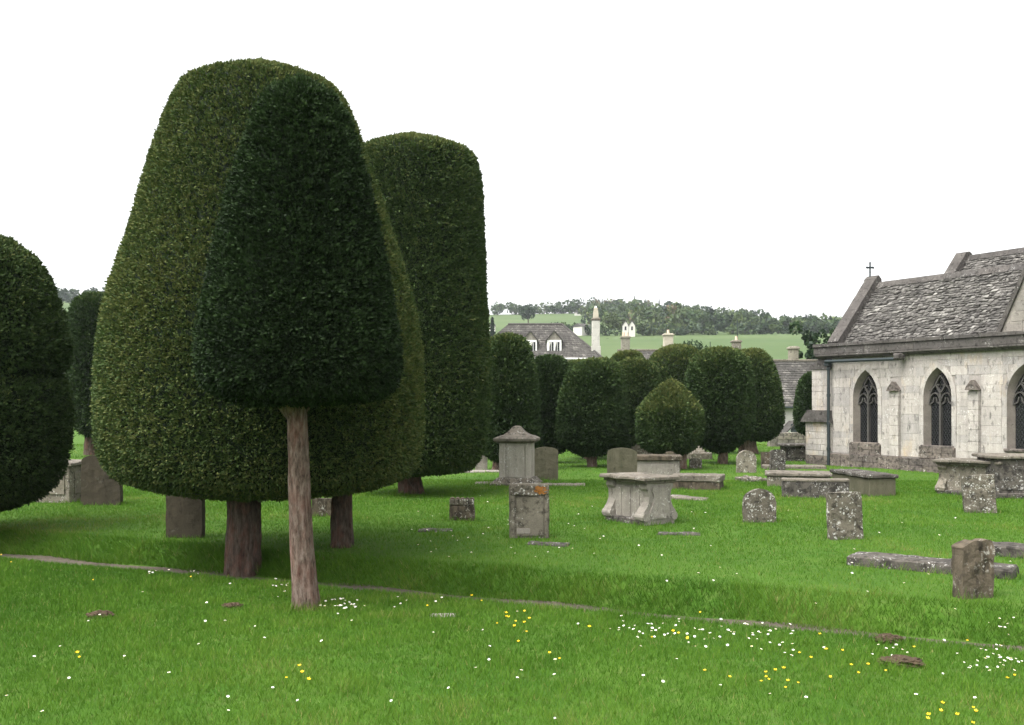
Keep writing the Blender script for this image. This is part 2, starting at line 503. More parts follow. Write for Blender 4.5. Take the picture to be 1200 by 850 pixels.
def crown_mesh(prof, n_sprig, K, Ls, Ws, lump, lumpf, df, seed, gold, squash=None, tone=0.0):
    """clipped crown: an inner body of revolution closely set with leafy shoots; prof rows = half width, z, centre x (local)"""
    rng = np.random.default_rng(seed)
    q = resample(prof, 72); q[:, 0] = np.maximum(q[:, 0], 0.0)
    hw, zz, cx = q.T
    def lumpn(p):
        pz = p * np.array([1, 1, 1.5])
        return lump * (vnoise(pz * lumpf + seed) * .55 + vnoise(pz * lumpf * 2.3 + seed * 2) * .6)
    def shape(th):
        if squash is None: return 1.0
        return 1 + squash * (np.abs(np.cos(2 * th)) ** .7 - .5) * .5
    # inner body
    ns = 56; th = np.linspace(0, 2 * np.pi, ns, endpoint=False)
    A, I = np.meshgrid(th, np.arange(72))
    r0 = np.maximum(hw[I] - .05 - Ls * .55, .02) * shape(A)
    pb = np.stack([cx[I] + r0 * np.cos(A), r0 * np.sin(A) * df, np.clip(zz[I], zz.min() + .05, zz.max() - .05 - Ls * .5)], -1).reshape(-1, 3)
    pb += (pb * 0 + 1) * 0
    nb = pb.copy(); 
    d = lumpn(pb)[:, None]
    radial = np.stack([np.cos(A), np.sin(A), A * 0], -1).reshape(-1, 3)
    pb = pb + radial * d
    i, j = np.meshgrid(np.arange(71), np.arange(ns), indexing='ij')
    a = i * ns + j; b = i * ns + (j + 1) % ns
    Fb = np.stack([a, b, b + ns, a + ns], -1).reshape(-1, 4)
    # shoots
    dz = np.gradient(zz); dh = np.gradient(hw)
    ds = np.hypot(dz, dh)
    wgt = (hw + .02) * ds; wgt /= wgt.sum()
    k = rng.choice(72, int(n_sprig * 1.6), p=wgt)
    t_ = rng.random(len(k)) * 2 * np.pi
    keep = (np.sin(t_) < .25) | (rng.random(len(k)) < .22)
    k, t_ = k[keep][:n_sprig], t_[keep][:n_sprig]
    fr = k + rng.random(len(k)) - .5
    H = np.interp(fr, np.arange(72), hw); Z = np.interp(fr, np.arange(72), zz); C = np.interp(fr, np.arange(72), cx)
    tr = -dz[k] / (ds[k] + 1e-9); tz = dh[k] / (ds[k] + 1e-9)           # profile runs from the top down
    sg = np.where(tr * 1 + tz * 0 < 0, -1, 1)
    nr_, nz_ = tr, tz
    n = np.stack([nr_ * np.cos(t_), nr_ * np.sin(t_) / df, nz_], -1)
    n /= np.linalg.norm(n, axis=1)[:, None] + 1e-9
    sh = shape(t_)
    p = np.stack([C + H * sh * np.cos(t_), H * sh * np.sin(t_) * df, Z], -1)
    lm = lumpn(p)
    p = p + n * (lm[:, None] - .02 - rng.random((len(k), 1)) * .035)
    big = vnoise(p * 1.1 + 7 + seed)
    base_t = (.34 + tone + .10 * big + .12 * (lm / (lump + 1e-6)) + .09 * rng.standard_normal(len(k)) + gold * np.clip(nz_ * .9 + .12, 0, 1))  # shade between clumps put into the tint: hollows darker, protruding new growth lighter
    V = []; T = []
    for q_ in range(K):
        rnd = rng.standard_normal(p.shape)
        d_ = n * .5 + np.array([0, 0, .15]) + rnd * .62
        d_ /= np.linalg.norm(d_, axis=1)[:, None]
        s_ = np.cross(d_, rng.standard_normal(p.shape)); s_ /= np.linalg.norm(s_, axis=1)[:, None] + 1e-9
        L = Ls * (.6 + .7 * rng.random((len(k), 1))); W = Ws * (.7 + .6 * rng.random((len(k), 1)))
        o = p + rng.standard_normal(p.shape) * Ls * .18
        V.append(np.stack([o - n * Ls * .3, o + d_ * L * .45 + s_ * W, o + d_ * L, o + d_ * L * .45 - s_ * W], 1))
        T.append(base_t + .07 * rng.standard_normal(len(k)))
    V = np.concatenate(V).reshape(-1, 3); T = np.concatenate(T)
    Fs = np.arange(len(V)).reshape(-1, 4)
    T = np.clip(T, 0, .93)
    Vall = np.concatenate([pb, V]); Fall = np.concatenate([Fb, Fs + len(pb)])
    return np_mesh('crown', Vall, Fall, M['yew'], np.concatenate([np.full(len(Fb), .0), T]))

def trunk_mesh(p0, p1, r0, r1, seed, flare=.25, mat='bark', nseg=56, nring=60):
    A = np.linspace(0, 2 * np.pi, nseg, endpoint=False)
    V = []
    p0 = np.array(p0); p1 = np.array(p1)
    for i in range(nring):
        u = i / (nring - 1)
        c = p0 + (p1 - p0) * u + np.array([.03 * math.sin(u * 5 + seed), .02 * math.sin(u * 4 + seed * 2), 0]) * min(1, u * 3) * r0 * 4
        r = (r0 + (r1 - r0) * u) * (1 + flare * math.exp(-u * 9))
        dirs = np.stack([np.cos(A), np.sin(A), A * 0], -1)
        fl = vnoise(dirs * 2.6 + np.array([seed * 3.1, 0, u * 1.2])) * .12 + vnoise(dirs * 7 + np.array([0, seed * 1.3, u * 5])) * .07 + vnoise(dirs * 15 + np.array([0, seed * 1.3, u * 14])) * .06
        V.append(c + dirs * (r * (1 + fl))[:, None])
    V = np.concatenate(V)
    i, j = np.meshgrid(np.arange(nring - 1), np.arange(nseg), indexing='ij')
    a = i * nseg + j; b = i * nseg + (j + 1) % nseg
    return np_mesh('trunk', V, np.stack([a, b, b + nseg, a + nseg], -1).reshape(-1, 4), M[mat])

def yew(label, Y, prof, trunks, n_sprig, K=3, Ls=.07, Ws=.011, lump=.04, lumpf=6.0, df=1.0, seed=1, gold=.2, squash=None, mat='bark_dark', tone=0.0, group='clipped yew trees of the churchyard'):
    xs = [(l + r) / 2 for (_, l, r) in prof]
    x0 = (sum(xs) / len(xs) - CX) / F * Y
    root = thing('yew_tree', label, 'yew tree', (x0, Y, gz(x0, Y)), 0, group)
    g = root.location.z
    rows = []
    for (py, l, r) in prof:
        a1, a2 = math.atan((l - CX) / F), math.atan((r - CX) / F)
        am, ah = (a1 + a2) / 2, (a2 - a1) / 2
        D = Y / math.cos(am)
        rows.append([D * math.sin(ah), py, Y * math.tan(am) - x0])
    hw_ = [q[0] for q in rows]
    for i, q in enumerate(rows):
        a, b = max(i - 1, 0), min(i + 1, len(rows) - 1)
        dh, dz = hw_[b] - hw_[a], (rows[b][1] - rows[a][1]) * Y / F
        nz = abs(dh) / (math.hypot(dh, dz) + 1e-9)
        q_ = (HZ - q[1]) * (Y - q[0] * df * nz ** 3) / F
        q.append(EYE + q_ - g)
    rows = [(q[0], q[3], q[2]) for q in rows]
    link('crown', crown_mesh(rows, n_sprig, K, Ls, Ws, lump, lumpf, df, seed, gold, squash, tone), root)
    for k, (pxb, dy, wb, pxt, wt, pyt) in enumerate(trunks):
        Yt = Y + dy
        xb = (pxb - CX) / F * Yt; xt = (pxt - CX) / F * Yt
        zt = EYE + (HZ - pyt) * Yt / F - g
        me = trunk_mesh((xb - x0, dy, gz(xb, Yt) - g - .15), (xt - x0, dy, zt + .35), wb / 2 * Yt / F, wt / 2 * Yt / F, seed + k * 3, mat=mat, **({} if Y < 20 else dict(nseg=20, nring=14)))
        link('trunk', me, root)
        if mat == 'bark' and Y < 12:                      # limbs spreading into the crown
            for q in range(6):
                a = q * 1.05 + .4
                r_ = wt / 2 * Yt / F
                MB().tube([(xt - x0, dy, zt - .16 + .03 * (q % 3)), (xt - x0 + .16 * math.cos(a), dy + .16 * math.sin(a), zt + .02), (xt - x0 + .5 * math.cos(a), dy + .5 * math.sin(a), zt + .4)], [r_ * .75, r_ * .5, r_ * .3], 9).build('limb', M['bark'], root, weather=.008, sub=.1, freq=9)
        foot(xb, Yt, wb * Yt / F * .9, wb * Yt / F * .9)
    return root

# the slim yew nearest the camera
_, Y1, _ = P(358, 713)
yew('slim clipped yew with a pointed crown on a bare leaning trunk, nearest of all', Y1,
    [(90, 350, 352), (93, 334, 370), (101, 318, 386), (120, 303, 402), (160, 287, 418), (230, 265, 437), (310, 245, 454), (375, 231, 466), (415, 227, 471), (445, 232, 468), (462, 250, 452), (472, 285, 418), (474, 330, 370)],
    [(359, 0, 29, 345, 21, 474)], 32000, 4, .046, .0115, .042, 8.0, 1, 3, .10, mat='bark', tone=-.18)
yew('huge broad bell shaped yew behind the slim one, on two trunks', 14.0,
    [(70, 300, 312), (70.5, 262, 348), (80, 234, 374), (100, 210, 398), (140, 191, 418), (200, 170, 438), (280, 146, 464), (350, 121, 485), (410, 110, 495), (470, 106, 497), (520, 109, 496), (552, 124, 488), (572, 150, 470), (584, 195, 430), (587, 260, 350)],
    [(285, -.35, 41, 283, 37, 585), (400, .55, 25, 404, 22, 580)], 80000, 3, .046, .0108, .024, 7.5, .95, 11, .18, tone=.39)
yew('tall cylinder shaped yew with a flat domed top behind the huge one', 23.0,
    [(156, 482, 488), (158, 448, 520), (166, 428, 542), (180, 414, 555), (205, 407, 563), (260, 405, 567), (340, 403, 570), (430, 400, 574), (490, 400, 573), (525, 405, 568), (545, 416, 558), (555, 440, 545), (557, 470, 500)],
    [(482, 0, 30, 482, 26, 556)], 42000, 3, .072, .0162, .03, 4.5, 1, 21, .3, tone=.24)
yew('wide dark yew cut off by the left edge with a bulging lower half', 16.2,
    [(268, -45, -38), (270, -85, 2), (280, -118, 26), (300, -140, 48), (330, -158, 66), (370, -170, 79), (405, -178, 86), (428, -175, 83), (441, -165, 75), (455, -178, 84), (490, -184, 88), (530, -180, 85), (562, -165, 74), (588, -140, 52), (602, -105, 12), (606, -60, -20)],
    [(-40, 0, 50, -40, 45, 600)], 29000, 3, .063, .0148, .04, 5.5, .95, 31, .2, tone=.12)
yew('small yew glimpsed between the left edge yew and the huge one', 40.0,
    [(345, 111, 115), (347, 97, 129), (356, 87, 139), (375, 81, 145), (420, 80, 147), (470, 82, 146), (495, 86, 141), (508, 98, 128), (510, 108, 118)],
    [(106, 0, 14, 106, 12, 508)], 14000, 2, .17, .026, .07, 3.0, 1, 41, .2)
MID = [
    ('tall round topped yew just right of the cylinder shaped one', 31.0, [(392, 594, 598), (394, 582, 609), (402, 573, 617), (420, 566, 624), (455, 562, 630), (500, 561, 631), (525, 564, 629), (538, 575, 620), (541, 590, 606)], [(582, 0, 13, 584, 12, 540)], 1.0, None, .3),
    ('dark ragged yew with a bare branch right of the tall round topped one', 35.0, [(418, 640, 646), (420, 628, 658), (430, 620, 666), (450, 616, 669), (490, 616, 670), (515, 620, 668), (528, 630, 660), (530, 640, 650)], [(628, 0, 10, 634, 9, 528), (646, .2, 9, 644, 8, 528)], .9, None, .2),
    ('low rounded yew shoulder peeping up behind the square sided one', 37.5, [(423, 680, 690), (425, 668, 705), (433, 660, 712), (460, 655, 716), (500, 655, 716), (520, 665, 708), (524, 680, 695)], [(690, 0, 10, 690, 9, 520)], 1.0, None, .25),
    ('broad square sided yew on a reddish trunk in mid churchyard', 32.5, [(421, 699, 705), (423, 685, 716), (432, 672, 725), (450, 662, 730), (480, 656, 733), (505, 655, 733), (518, 658, 731), (521, 664, 727), (530, 672, 712), (534, 684, 704)], [(694, 0, 12, 694, 11, 533)], 1.0, .12, .3),
    ('rounded yew between the square sided one and the low pointed one', 37.0, [(421, 742, 748), (423, 731, 759), (432, 723, 768), (450, 717, 773), (480, 715, 774), (510, 717, 772), (525, 725, 765), (529, 740, 752)], [(745, 0, 11, 745, 10, 526)], 1.0, None, .35),
    ('small mound shaped yew top behind the rounded ones', 42.0, [(412, 733, 739), (414, 724, 748), (422, 717, 755), (450, 712, 760), (500, 714, 758), (515, 725, 748)], [(736, 0, 10, 736, 9, 512)], .9, None, .4),
    ('low pointed yew like a blunt cone with sloping shoulders', 31.5, [(446, 786, 789), (449, 779, 795), (462, 764, 807), (478, 751, 819), (488, 748, 822), (505, 748, 822), (518, 750, 818), (528, 760, 808), (532, 780, 798)], [(798, 0, 13, 798, 11, 530)], 1.0, .1, .45),
    ('wide domed yew seen behind the low pointed one', 41.0, [(405, 790, 796), (407, 777, 811), (415, 766, 820), (430, 759, 828), (460, 755, 832), (500, 757, 830), (515, 770, 818)], [(793, 0, 10, 793, 9, 512)], 1.0, None, .4),
    ('largest egg shaped yew of the far row, second from the church', 34.0, [(408, 840, 846), (410, 826, 862), (418, 815, 873), (435, 807, 880), (460, 804, 883), (490, 804, 883), (508, 808, 879), (520, 818, 868), (528, 832, 856), (530, 840, 850)], [(847, 0, 12, 847, 11, 530)], 1.0, None, .35),
    ('tall yew with a slanting side, last of the far row before the church', 41.0, [(409, 880, 884), (411, 870, 893), (420, 858, 902), (440, 852, 911), (465, 850, 916), (490, 850, 918), (505, 854, 914), (514, 866, 904), (516, 880, 892)], [(880, 0, 15, 880, 14, 514), (870, .6, 9, 871, 8, 512)], 1.0, None, .45),
    ('narrow yew half hidden behind the church buttress', 46.0, [(437, 951, 955), (440, 943, 962), (450, 936, 968), (470, 932, 972), (490, 931, 973), (503, 934, 970), (510, 945, 958)], [(952, 0, 10, 952, 9, 508)], 1.0, None, .1),
]
for i, (lab, Y, prof, tr, df, sq, gold) in enumerate(MID):
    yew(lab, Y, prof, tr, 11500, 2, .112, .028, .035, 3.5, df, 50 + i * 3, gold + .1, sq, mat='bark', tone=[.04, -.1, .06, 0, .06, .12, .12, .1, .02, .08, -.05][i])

# ------------------------------------------------------------------ headstones and tombs
def outline(w_, h_, top, n=9, seed=0):
    rr = random.Random(seed)
    p = [(-w_ / 2, -.2), (w_ / 2, -.2)]
    for k in range(1, 5): p.append((w_ / 2 + rr.uniform(-.006, .006), h_ * .2 * k * (1 if top != 'round' else .75)))
    if top == 'flat': T = [(w_ / 2, h_), (w_ / 4, h_), (0, h_), (-w_ / 4, h_), (-w_ / 2, h_)]
    elif top == 'arc':
        T = [(w_ / 2 * math.cos(a), h_ - .16 * w_ + .16 * w_ * math.sin(a)) for a in [math.pi * k / 12 for k in range(13)]]
    elif top == 'round':
        T = [(w_ / 2 * math.cos(a), h_ - .42 * w_ + .42 * w_ * math.sin(a)) for a in [math.pi * k / 14 for k in range(15)]]
    elif top == 'shoulder':
        T = [(w_ / 2, h_ * .86), (w_ * .4, h_ * .87)] + [(w_ * .36 * math.cos(a), h_ * .87 + h_ * .13 * math.sin(a)) for a in [math.pi * k / 10 for k in range(11)]] + [(-w_ * .4, h_ * .87), (-w_ / 2, h_ * .86)]
    elif top == 'scallop':
        T = []
        for k in range(5):
            c = w_ / 2 - w_ * (k + .5) / 5
            T += [(c + w_ / 10 * math.cos(a) * .95, h_ * .9 + h_ * .1 * math.sin(a)) for a in [math.pi * j / 4 for j in range(5)]]
    elif top == 'broken':
        T = [(w_ * .5, h_ * .93), (w_ * .42, h_ * .985), (w_ * .28, h_), (w_ * .12, h_ * .96), (-w_ * .1, h_ * .95), (-w_ * .3, h_ * .90), (-w_ * .46, h_ * .86), (-w_ * .5, h_ * .83)]
    elif top == 'dip':
        T = [(w_ * .5, h_ * .97), (w_ * .3, h_), (w_ * .05, h_ * .96), (-w_ * .25, h_ * .90), (-w_ * .47, h_ * .88), (-w_ * .5, h_ * .85)]
    p += [(a + rr.uniform(-.004, .004), b + rr.uniform(-.004, .004)) for a, b in T]
    for k in range(4, 0, -1): p.append((-w_ / 2 + rr.uniform(-.006, .006), h_ * .2 * k * (1 if top != 'round' else .75)))
    return p

def headstone(label, l, r, yt, yb, top='flat', mat='grey_stone', rz=0.0, lean=0.0, side=0.0, thick=.12, parts=None, weather=.008, seed=0):
    x, y, z = P((l + r) / 2, yb)
    w_ = (r - l) * y / F / max(.6, math.cos(rz)); h_ = (yb - yt) * y / F
    o = MB().prism(outline(w_, h_, top, seed=seed), -thick / 2, thick / 2)
    if parts is None:
        ob = o.build('headstone', M[mat], None, weather=weather, sub=.09, freq=7, seed=seed * .37 + x)
        ob.location = (x, y, z); ob.rotation_euler = (lean, side, rz)
        tag(ob, label, 'headstone', 'weathered headstones')
    else:
        ob = thing('headstone', label, 'headstone', (x, y, z), rz, 'weathered headstones')
        ob.rotation_euler = (lean, side, rz)
        o.build('slab', M[mat], ob, weather=weather, sub=.09, freq=7, seed=seed * .37 + x)
        parts(ob, w_, h_, thick)
    foot(x, y, w_, thick, rz, .015)
    return ob

def framed_parts(ob, w_, h_, th):
    y0, y1 = -th / 2 - .022, -th / 2 + .01
    for sx in (-1, 1):
        MB().box((sx * (w_ / 2 - .045), (y0 + y1) / 2, h_ * .40), (.06, y1 - y0, h_ * .86), .008).build('border', M['orange_stone'], ob, weather=.004, sub=.08, freq=9)
    MB().box((0, (y0 + y1) / 2 - .004, h_ * .885), (w_ * .97, y1 - y0 + .01, h_ * .2), .02).build('frieze', M['lichen_stone'], ob, weather=.016, sub=.05, freq=16)
    rq = random.Random(2)
    blob = [(w_ * .27 + math.cos(a) * w_ * .2 * rq.uniform(.55, 1.1), h_ * .885 + math.sin(a) * h_ * .085 * rq.uniform(.6, 1.1)) for a in [2 * math.pi * k / 22 for k in range(22)]]
    MB().prism(blob, y0 - .016, y0 + .02).build('lichen_patch', M['orange_lichen'], ob, weather=.006, sub=.04, freq=13)
    MB().box((0, -th / 2 - .004, h_ * .40), (w_ * .68, .02, h_ * .72), .006).build('panel', M['orange_stone'], ob, weather=.005, sub=.07, freq=9)
    MB().box((-.10, -th / 2 - .014, h_ * .13), (w_ * .34, .014, h_ * .10), .004).build('tablet', M['pale_tomb'], ob)

def scallop_parts(ob, w_, h_, th):
    for k in range(5):
        MB().box((-w_ / 2 + w_ * (k + .5) / 5, -th / 2 - .012, h_ * .82), (w_ * .17, .03, h_ * .26), .014).build('carved_lobe', M['lichen_stone'], ob, weather=.008, sub=.05, freq=14)
    MB().box((0, -th / 2 - .006, h_ * .38), (w_ * .8, .02, h_ * .5), .006).build('panel', M['brown_stone'], ob)

headstone('framed headstone with an orange lichen patch on its top corner', 597, 643, 567, 630, 'flat', 'orange_stone', R(6), R(-2), 0, .15, framed_parts, seed=1)
headstone('tiny squat headstone with a scalloped top left of the orange lichen one', 527, 556, 583, 610, 'scallop', 'brown_stone', R(-4), 0, 0, .14, scallop_parts, seed=2)
headstone('tall olive brown headstone beside the pedestal tomb with the peaked cap', 625, 654, 524, 563, 'arc', 'mossy_stone', R(-5), 0, 0, .11, seed=3)
headstone('olive brown round headed headstone behind the scroll ended chest tomb', 711, 746, 525, 572, 'arc', 'mossy_stone', R(-4), 0, R(1), .11, seed=4)
headstone('round topped headstone spotted with white lichen left of the front row block', 871, 909, 573, 612, 'round', 'lichen_stone', R(5), R(-3), 0, .12, seed=5)
headstone('upright square topped dark headstone with white lichen blotches in front of box tombs', 971, 1010, 577, 632, 'flat', 'lichen_stone', R(12), R(-2), R(-.8), .14, seed=6, weather=.012)
headstone('lichen covered tilted headstone in front of the chest tomb by the church', 1131, 1166, 557, 601, 'flat', 'lichen_stone', R(-8), R(-3), R(-3), .12, seed=7, weather=.014)
headstone('rough brown broken topped headstone nearest on the right', 1120, 1161, 631, 700, 'broken', 'brown_stone', R(14), R(-3), R(2), .17, seed=8, weather=.02)
headstone('small round topped headstone on the lawn in front of the last far yew', 863, 886, 528, 554, 'round', 'grey_stone', R(3), 0, 0, .11, seed=9)
headstone('small leaning headstone just left of the church buttress', 902, 920, 527, 551, 'arc', 'dark_slab', R(10), R(-4), R(3), .11, seed=10)
headstone('low brown headstone stub beside the small leaning headstone', 892, 904, 530, 548, 'flat', 'brown_stone', R(0), 0, 0, .12, seed=11)
headstone('pale narrow headstone half hidden at the cylinder shaped yew', 557, 571, 522, 551, 'round', 'pale_tomb', R(2), 0, R(1), .11, seed=12)
headstone('very small rounded headstone under the far row of yews', 808, 822, 537, 549, 'shoulder', 'lichen_stone', 0, 0, 0, .12, seed=13)
headstone('short headstone behind the right end of the pale chest tomb', 777, 793, 529, 552, 'shoulder', 'brown_stone', 0, 0, 0, .1, seed=14)
headstone('broad dark headstone standing between the left edge yew and the huge one', 95, 143, 533, 592, 'arc', 'dark_headstone', R(-6), R(-2), 0, .13, seed=15)
headstone('flat topped upright slab under the left side of the huge yew', 196, 239, 575, 630, 'flat', 'dark_headstone', R(-3), 0, 0, .15, seed=16)
headstone('small brown headstone under the huge yew behind the slim trunk', 366, 392, 584, 605, 'flat', 'brown_stone', 0, 0, 0, .13, seed=17)
headstone('broad pale headstone with cut shoulders behind the pale chest tomb', 740, 771, 520, 546, 'shoulder', 'grey_stone', R(4), 0, 0, .14, seed=18)

def slab_on_ground(name, label, px, py, w_, d_, h_, rz, mat, cat, sink=.06, weather=.012, tilt=0.0, group='ledgers and flat grave slabs'):
    x, y, z = P(px, py)
    o = MB().box((0, 0, (h_ - sink) / 2), (w_, d_, h_ + sink), .025).build(name, M[mat], None, weather=weather, sub=.12, freq=5, seed=x * .7)
    o.location = (x, y, z); o.rotation_euler = (0, tilt, rz)
    tag(o, label, cat, group)
    foot(x, y, w_, d_, rz, -.01)
    return o

slab_on_ground('ledger_stone', 'long low mottled ledger slab passing behind the broken brown headstone', 1090, 668, 1.95, .5, .13, R(-36), 'dark_slab', 'ledger', weather=.016)
slab_on_ground('ledger_stone', 'low ledger slab running out of the right edge of the photo', 1204, 652, 1.2, .5, .14, R(-36), 'dark_slab', 'ledger', weather=.016)
slab_on_ground('ledger_stone', 'sunken flat slab lying in grass at the foot of the orange lichen headstone', 642, 638, .62, .34, .016, R(-16), 'dark_slab', 'slab', weather=.02)
slab_on_ground('ledger_stone', 'sunken slab lying in grass below the tiny scalloped headstone', 510, 622, .58, .36, .016, R(4), 'dark_slab', 'slab', weather=.02)
slab_on_ground('ledger_stone', 'sunken slab in the grass at the foot of the scroll ended chest tomb', 796, 626, .7, .32, .016, R(-12), 'dark_slab', 'slab', weather=.02)
slab_on_ground('ledger_stone', 'thin tilted slab sliding off right of the scroll ended chest tomb', 806, 585, .85, .45, .05, R(-28), 'cap_stone', 'slab', weather=.01, tilt=R(3))
slab_on_ground('ledger_stone', 'flat slab lying left of the pedestal tomb base', 571, 567, .65, .7, .03, R(0), 'cap_stone', 'slab', weather=.01)
slab_on_ground('ledger_stone', 'flat slab lying right of the pedestal tomb base', 662, 569, 1.05, .7, .035, R(-5), 'cap_stone', 'slab', weather=.01)
slab_on_ground('ledger_stone', 'pale kerb slab at the foot of the cylinder shaped yew', 545, 553.5, 2.1, .55, .05, R(6), 'pale_tomb', 'slab', weather=.012)
slab_on_ground('ledger_stone', 'low rough lump of lichened stone left of the box tombs', 880, 564, .62, .7, .10, R(15), 'lichen_stone', 'slab', weather=.05)
slab_on_ground('ledger_stone', 'low flat slab in front of the church buttress', 930, 549, 1.9, .6, .10, R(-6), 'cap_stone', 'slab', weather=.012)
slab_on_ground('ledger_stone', 'small flat pale stone set in the near lawn', 519, 722, .28, .13, .02, R(-6), 'pale_tomb', 'stone', weather=.012)

def chest_tomb(label, px, py, w_, d_, h_, rz, body='grey_stone', cap='cap_stone', over=.08, capt=.08, plinth=.0, side_panel=True):
    x, y, z = P(px, py)
    t = thing('chest_tomb', label, 'tomb', (x, y, z), rz, 'chest and box tombs')
    hb = h_ - capt
    MB().box((0, 0, hb / 2 - .05), (w_, d_, hb + .1), .015).build('body', M[body], t, weather=.01, sub=.12, freq=5, seed=x)
    MB().box((0, 0, h_ - capt / 2), (w_ + 2 * over, d_ + 2 * over, capt), .02).build('top_slab', M[cap], t, weather=.012, sub=.12, freq=5, seed=x + 3)
    if plinth:
        MB().box((0, 0, plinth / 2 - .05), (w_ + .14, d_ + .14, plinth + .1), .02).build('plinth', M['dark_slab'], t, weather=.012, sub=.12, freq=5, seed=x + 5)
    if side_panel and h_ > .5:
        for sy in (-1,):
            MB().box((0, sy * (d_ / 2 + .006), hb * .52), (w_ * .72, .03, hb * .6), .01).build('side_panel', M[body], t, weather=.006, sub=.1, freq=8, seed=x + 9)
        for sx in (-1, 1):
            MB().box((sx * (w_ / 2 + .006), 0, hb * .52), (.03, d_ * .68, hb * .6), .01).build('end_panel', M[body], t, weather=.006, sub=.1, freq=8, seed=x + 12)
    foot(x, y, w_, d_, rz, .02)
    return t

LY = [(.36, 1), (.41, .93), (.41, .86), (.35, .78), (.33, .66), (.34, .54), (.39, .42), (.47, .32), (.52, .21), (.51, .12), (.45, .06), (.46, 0)]
def lyre_tomb(label, px, py, w_, d_, h_, rz, body='pale_tomb', cap='cap_stone'):
    """chest tomb whose two ends are scroll shaped consoles; w_ = length along local x, ends at +-x"""
    x, y, z = P(px, py)
    t = thing('chest_tomb', label, 'tomb', (x, y, z), rz, 'chest and box tombs')
    hb = h_ - .09
    MB().box((0, 0, hb / 2 - .04), (w_ - .1, d_ * .70, hb + .08), .012).build('body', M[body], t, weather=.008, sub=.1, freq=6, seed=x)
    pts = [(a * d_, b * hb) for a, b in LY] + [(-a * d_, b * hb) for a, b in reversed(LY)]
    for sx in (-1, 1):
        Mx = Matrix.Translation((sx * w_ / 2, 0, 0)) @ Matrix.Rotation(R(90), 4, 'Z')
        e = MB().prism(pts, -.10, .10, Mx).build('scroll_end', M[body], t, weather=.008, sub=.1, freq=7, seed=x + sx)
        inner = [(a * d_ * .62, hb * (.14 + b * .74)) for a, b in LY] + [(-a * d_ * .62, hb * (.14 + b * .74)) for a, b in reversed(LY)]
        my = MB().prism(inner, -.125 * 1, .125, Mx).build('raised_panel', M[body], e, weather=.008, sub=.08, freq=9, seed=x + 2 + sx)
        for sy in (-1, 1):
            ring = [(sy * d_ * .43 + .075 * math.cos(a), hb * .19 + .075 * math.sin(a)) for a in [2 * math.pi * k / 14 for k in range(14)]]
            MB().prism(ring, -.118, .118, Mx).build('volute', M[body], e, weather=.004, sub=.08)
    for k in range(3):
        MB().box((-w_ * .27 + w_ * .27 * k, -d_ * .35 - .0, hb * .5), (w_ * .17, .03, hb * .74), .012).build('pilaster', M[body], t, weather=.006, sub=.1, freq=8)
    MB().box((0, 0, .03), (w_ + .16, d_ * .98, .14), .02).build('plinth', M['dark_slab'], t, weather=.012, sub=.12)
    MB().box((0, 0, h_ - .085), (w_ + .24, d_ * .95, .06), .02).build('moulding', M[cap], t, weather=.006, sub=.12)
    MB().box((0, 0, h_ - .03), (w_ + .34, d_ * 1.12, .065), .02).build('top_slab', M[cap], t, weather=.012, sub=.12, freq=5)
    foot(x, y, w_ + .2, d_, rz, .0)
    return t

lyre_tomb('pale chest tomb with scroll shaped ends and an overhanging top, centre of the lawn', 749, 611, .9, .74, .82, R(-57))
lyre_tomb('scroll ended chest tomb with a thin wide lid near the church wall', 1143, 580, 1.2, .95, .80, R(-48), 'grey_stone')
chest_tomb('dark chest tomb with a projecting lid, cut by the right edge at the church', 1189, 582, 1.3, 1.0, .94, R(-8), 'dark_slab', 'cap_stone', .09, .07, .12)
chest_tomb('whitish chest tomb with a thick moulded lid behind the scroll ended one', 771, 561, 1.15, .75, .66, R(-6), 'pale_tomb', 'brown_stone', .07, .14)
chest_tomb('low rough box tomb right of the whitish chest tomb', 818, 573, 1.15, .7, .36, R(-20), 'brown_stone', 'cap_stone', .03, .16)
chest_tomb('low wide box tomb with a flat lid, left of the paired boxes', 935, 569, 1.5, 1.0, .34, R(-14), 'grey_stone', 'cap_stone', .05, .08)
chest_tomb('long low box tomb with a greenish end, running back towards the buttress', 1011, 577, .62, 1.9, .48, R(7), 'mossy_stone', 'dark_slab', .05, .09)
chest_tomb('dark rough block tomb lying in front of the paired low boxes', 955, 583, 1.42, .32, .42, R(-9), 'dark_slab', 'cap_stone', .01, .06)
chest_tomb('pale chest tomb behind the broad dark headstone on the left', 78, 586, .75, 1.1, .84, R(-5), 'grey_stone', 'cap_stone', .07, .08)
chest_tomb('dark lidded chest tomb in front of the far boundary wall', 938, 540, 1.3, .7, .62, R(0), 'dark_slab', 'dark_slab', .12, .09)

